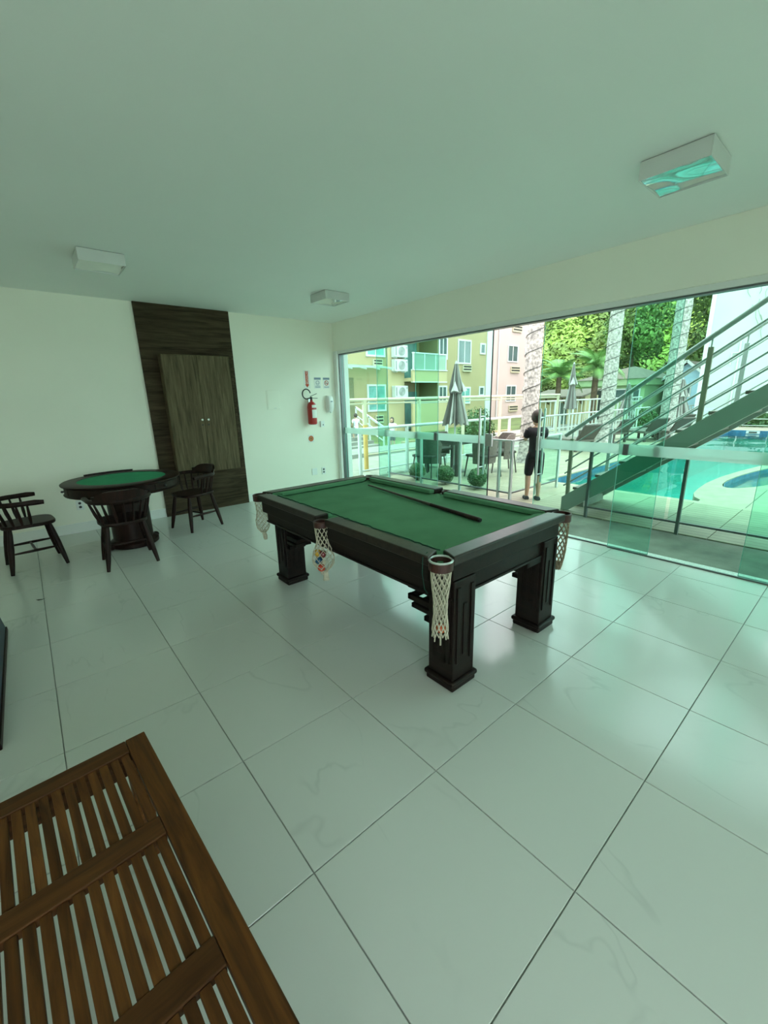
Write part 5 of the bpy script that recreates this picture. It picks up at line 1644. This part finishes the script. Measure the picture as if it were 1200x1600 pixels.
M['skin'] = pm('light_skin', (0.55, 0.34, 0.24), 0.5, var=0.06)
M['hair'] = pm('dark_brown_hair', (0.035, 0.022, 0.015), 0.6, var=0.3, scale=40)
M['blackcloth'] = pm('black_cotton', (0.012, 0.012, 0.015), 0.9, var=0.2, scale=20)
M['whitecloth'] = pm('white_cotton', (0.68, 0.69, 0.68), 0.9, var=0.05)
M['denim'] = pm('blue_denim', (0.06, 0.09, 0.16), 0.9, var=0.2)
M['darkcloth'] = pm('dark_trousers', (0.04, 0.05, 0.055), 0.9, var=0.2)


def person(loc, rz, H, lab, shirt, shorts, shoes, hair_long=False, pose='lean', extra=None, short_leg=0.52):
    """A standing figure that faces local +x; H is the standing height."""
    t = empty('person', loc, rz, label=lab, cat='person')
    s = H / 1.33
    V, E, RR = [], [], []

    def v(x, y, z, r, par=None):
        V.append(Vector((x, y, z)) * s); RR.append(tuple(q * s for q in r) if isinstance(r, tuple) else r * s)
        if par is not None: E.append((par, len(V) - 1))
        return len(V) - 1
    pel = v(0, 0, 0.70, (0.085, 0.118))
    wai = v(0.005, 0, 0.81, (0.072, 0.095), pel)
    che = v(0.0, 0, 0.96, (0.075, 0.095), wai)
    upp = v(0.005, 0, 1.05, (0.060, 0.080), che)
    nec = v(0.015, 0, 1.105, 0.036, upp)
    h1 = v(0.03, 0, 1.155, (0.060, 0.058), nec)
    h2 = v(0.032, 0, 1.235, (0.080, 0.072), h1)
    h3 = v(0.022, 0, 1.295, (0.055, 0.050), h2)
    nose = v(0.115, 0, 1.20, 0.012, h2)
    arms, legs = {}, {}
    for sd in (-1, 1):
        sh = v(0.0, sd * 0.115, 1.045, 0.040, upp)
        if pose == 'lean':
            el = v(0.075, sd * 0.135, 0.905, 0.030, sh); wr = v(0.22, sd * 0.10, 0.935, 0.021, el)
            hd = Vector((1, -sd * 0.15, 0.0))
        elif pose == 'carry':
            el = v(0.03, sd * 0.15, 0.88, 0.030, sh); wr = v(0.18, sd * 0.13, 0.78, 0.021, el)
            hd = Vector((1, 0, -0.3))
        else:
            el = v(-0.01, sd * 0.16, 0.86, 0.030, sh); wr = v(0.03, sd * 0.17, 0.70, 0.021, el)
            hd = Vector((0.15, 0, -1))
        hd.normalize()
        side = hd.cross(Vector((0, 0, 1)) if abs(hd.z) < 0.8 else Vector((1, 0, 0))).normalized()
        pw = V[wr] / s
        pa = pw + hd * 0.045
        pal = v(*pa, (0.022, 0.013), wr)
        for k in range(4):
            b_ = pa + hd * 0.022 + side * (k - 1.5) * 0.014
            f1 = v(*b_, 0.0075, pal)
            f2 = v(*(b_ + hd * (0.026 - 0.003 * abs(k - 1.4)) + Vector((0, 0, -0.008))), 0.0065, f1)
            v(*(b_ + hd * (0.044 - 0.005 * abs(k - 1.4)) + Vector((0, 0, -0.026))), 0.0055, f2)
        th = v(*(pw + hd * 0.025 + side * 0.028 * (-sd)), 0.008, pal)
        v(*(pw + hd * 0.052 + side * 0.042 * (-sd)), 0.0065, th)
        arms[sd] = (sh, el, wr)
        off = 0.05 * sd
        hip = v(0.0, sd * 0.062, 0.655, (0.068, 0.066), pel)
        if pose == 'lean': kn = v(0.02 + 0.03 * (sd > 0), sd * 0.072, 0.365, 0.043, hip); cal = v(0.0 + 0.02 * (sd > 0), sd * 0.075, 0.26, 0.042, kn); an = v(-0.01 + 0.06 * (sd > 0), sd * 0.075, 0.065, 0.026, cal)
        elif pose == 'carry' and sd > 0: kn = v(0.16, sd * 0.08, 0.46, 0.043, hip); cal = v(0.13, sd * 0.08, 0.36, 0.042, kn); an = v(0.10, sd * 0.08, 0.20, 0.026, cal)
        else: kn = v(0.01, sd * 0.072, 0.365, 0.043, hip); cal = v(-0.01, sd * 0.075, 0.26, 0.042, kn); an = v(-0.02, sd * 0.075, 0.065, 0.026, cal)
        az = V[an].z / s
        v(V[an].x / s + 0.06, V[an].y / s, max(0.028, az - 0.037), (0.028, 0.020), an)
        toe = v(V[an].x / s + 0.125, V[an].y / s, max(0.022, az - 0.043), (0.026, 0.016), len(V) - 1)
        legs[sd] = (hip, kn, cal, an, toe)
    skin_obj('body', V, E, RR, M['skin'], t)

    def cloth(name, chains, mt, grow):
        ids, ed, vv, rr = {}, [], [], []
        for ch_ in chains:
            prev = None
            for it in ch_:
                if isinstance(it, tuple): key, (a, b_, f) = it, it; p = V[a].lerp(V[b_], f); ra = RR[a]; rb = RR[b_]
                else: key = it; p = V[it]; ra = rb = RR[it]; f = 0
                ra = ra if isinstance(ra, tuple) else (ra, ra); rb = rb if isinstance(rb, tuple) else (rb, rb)
                if key not in ids:
                    ids[key] = len(vv); vv.append(p)
                    rr.append(tuple(max((ra[q] * (1 - f) + rb[q] * f) * 1.10 + grow * s, 0.01) for q in (0, 1)))
                if prev is not None: ed.append((prev, ids[key]))
                prev = ids[key]
        return skin_obj(name, vv, ed, rr, mt, t)
    cloth('shirt', [[(pel, wai, -0.95), pel, wai, che, upp, (upp, nec, 0.45)], [upp, arms[-1][0], (arms[-1][0], arms[-1][1], 0.8)], [upp, arms[1][0], (arms[1][0], arms[1][1], 0.8)]], shirt, 0.018)
    cloth('shorts', [[(pel, wai, 0.7), pel, legs[-1][0], (legs[-1][0], legs[-1][1], 0.5), (legs[-1][0], legs[-1][1], short_leg + 0.46)], [pel, legs[1][0], (legs[1][0], legs[1][1], 0.5), (legs[1][0], legs[1][1], short_leg + 0.46)]], shorts, 0.014)
    for sd in (-1, 1):
        a, b_ = V[legs[sd][3]], V[legs[sd][4]]
        MB().tube([(a.x - 0.03 * s, a.y, a.z - 0.03 * s), (a.x + 0.02 * s, a.y, a.z - 0.022 * s), (b_.x - 0.03 * s, b_.y, b_.z + 0.004 * s), (b_.x + 0.02 * s, b_.y, b_.z + 0.002 * s)],
                  [0.034 * s, 0.040 * s, 0.034 * s, 0.020 * s], 12).build('shoe', shoes, t, smooth=True)
        MB().sphere((V[h2].x, V[h2].y + sd * 0.072 * s, V[h2].z - 0.02 * s), 0.017 * s, 8, 6, (0.8, 0.5, 1.3)).build('ear', M['skin'], t, smooth=True)
        MB().sphere((V[h2].x + 0.072 * s, V[h2].y + sd * 0.028 * s, V[h2].z - 0.012 * s), 0.010 * s, 8, 6).build('eye', M['darkprint'], t, smooth=True)
    MB().tube([(V[h2].x + 0.072 * s, -0.022 * s, 1.158 * s), (V[h2].x + 0.080 * s, 0, 1.156 * s), (V[h2].x + 0.072 * s, 0.022 * s, 1.158 * s)], 0.005 * s, 6).build('mouth', M['redprint'], t)
    # hair cap over crown and back of the head
    hb = MB().sphere((0, 0, 0), 1.0, 20, 14)
    for i, (x, y, z) in enumerate(hb.v):
        x2 = x * 0.092 - 0.008
        if x > 0.35 and z < 0.35: x2 = 0.03
        zz = z * 0.098 if z > -0.4 else z * (0.25 if hair_long else 0.098)
        hb.v[i] = ((x2 + 0.022) * s, y * 0.083 * s, (zz + 1.238) * s)
    hb.build('hair', M['hair'], t, smooth=True)
    if extra: extra(t, s)
    return t


def boy_extra(t, s):
    B(-0.107 * s, -0.055 * s, 1.018 * s, -0.099 * s, -0.030 * s, 1.028 * s).build('collar_print', M['whitecloth'], t)


person((5.20, 2.88, -0.014), R(46), 1.34, 'boy in black shirt and black shorts standing at the balustrade, seen from behind', M['blackcloth'], M['blackcloth'], M['darkcloth'], pose='lean', extra=boy_extra)


def stripe_extra(t, s):
    for k in range(3):
        z = 0.82 + 0.075 * k
        MB().tube([(0.098 * s * math.cos(a * PI / 10), 0.118 * s * math.sin(a * PI / 10), z * s) for a in range(20)], 0.010 * s, 6, closed=True).build('shirt_stripe', M['blueprint'], t)


person((8.75, 12.05, -0.06), R(75), 1.12, 'person in striped white shirt and blue shorts climbing the garden steps', M['whitecloth'], M['denim'], M['darkcloth'], pose='carry', extra=stripe_extra)
bg = MB().sphere((0, 0, 0.10), 0.12, 12, 8, (1, 0.7, 0.85)).tube([(-0.08, 0, 0.17), (0, 0, 0.30), (0.08, 0, 0.17)], 0.012, 6).build('carried_bag', pm('dark_patterned_bag', (0.05, 0.045, 0.04), 0.8, var=0.8, scale=20), smooth=True)
bg.location = (8.56, 12.1, 0.33); tag(bg, 'dark patterned bag carried by the person on the steps', 'bag')
person((9.93, 11.4, -0.30), R(200), 1.18, 'dark haired person in white top behind the cream fence', M['whitecloth'], M['darkcloth'], M['darkcloth'], hair_long=True, pose='stand', short_leg=0.6)
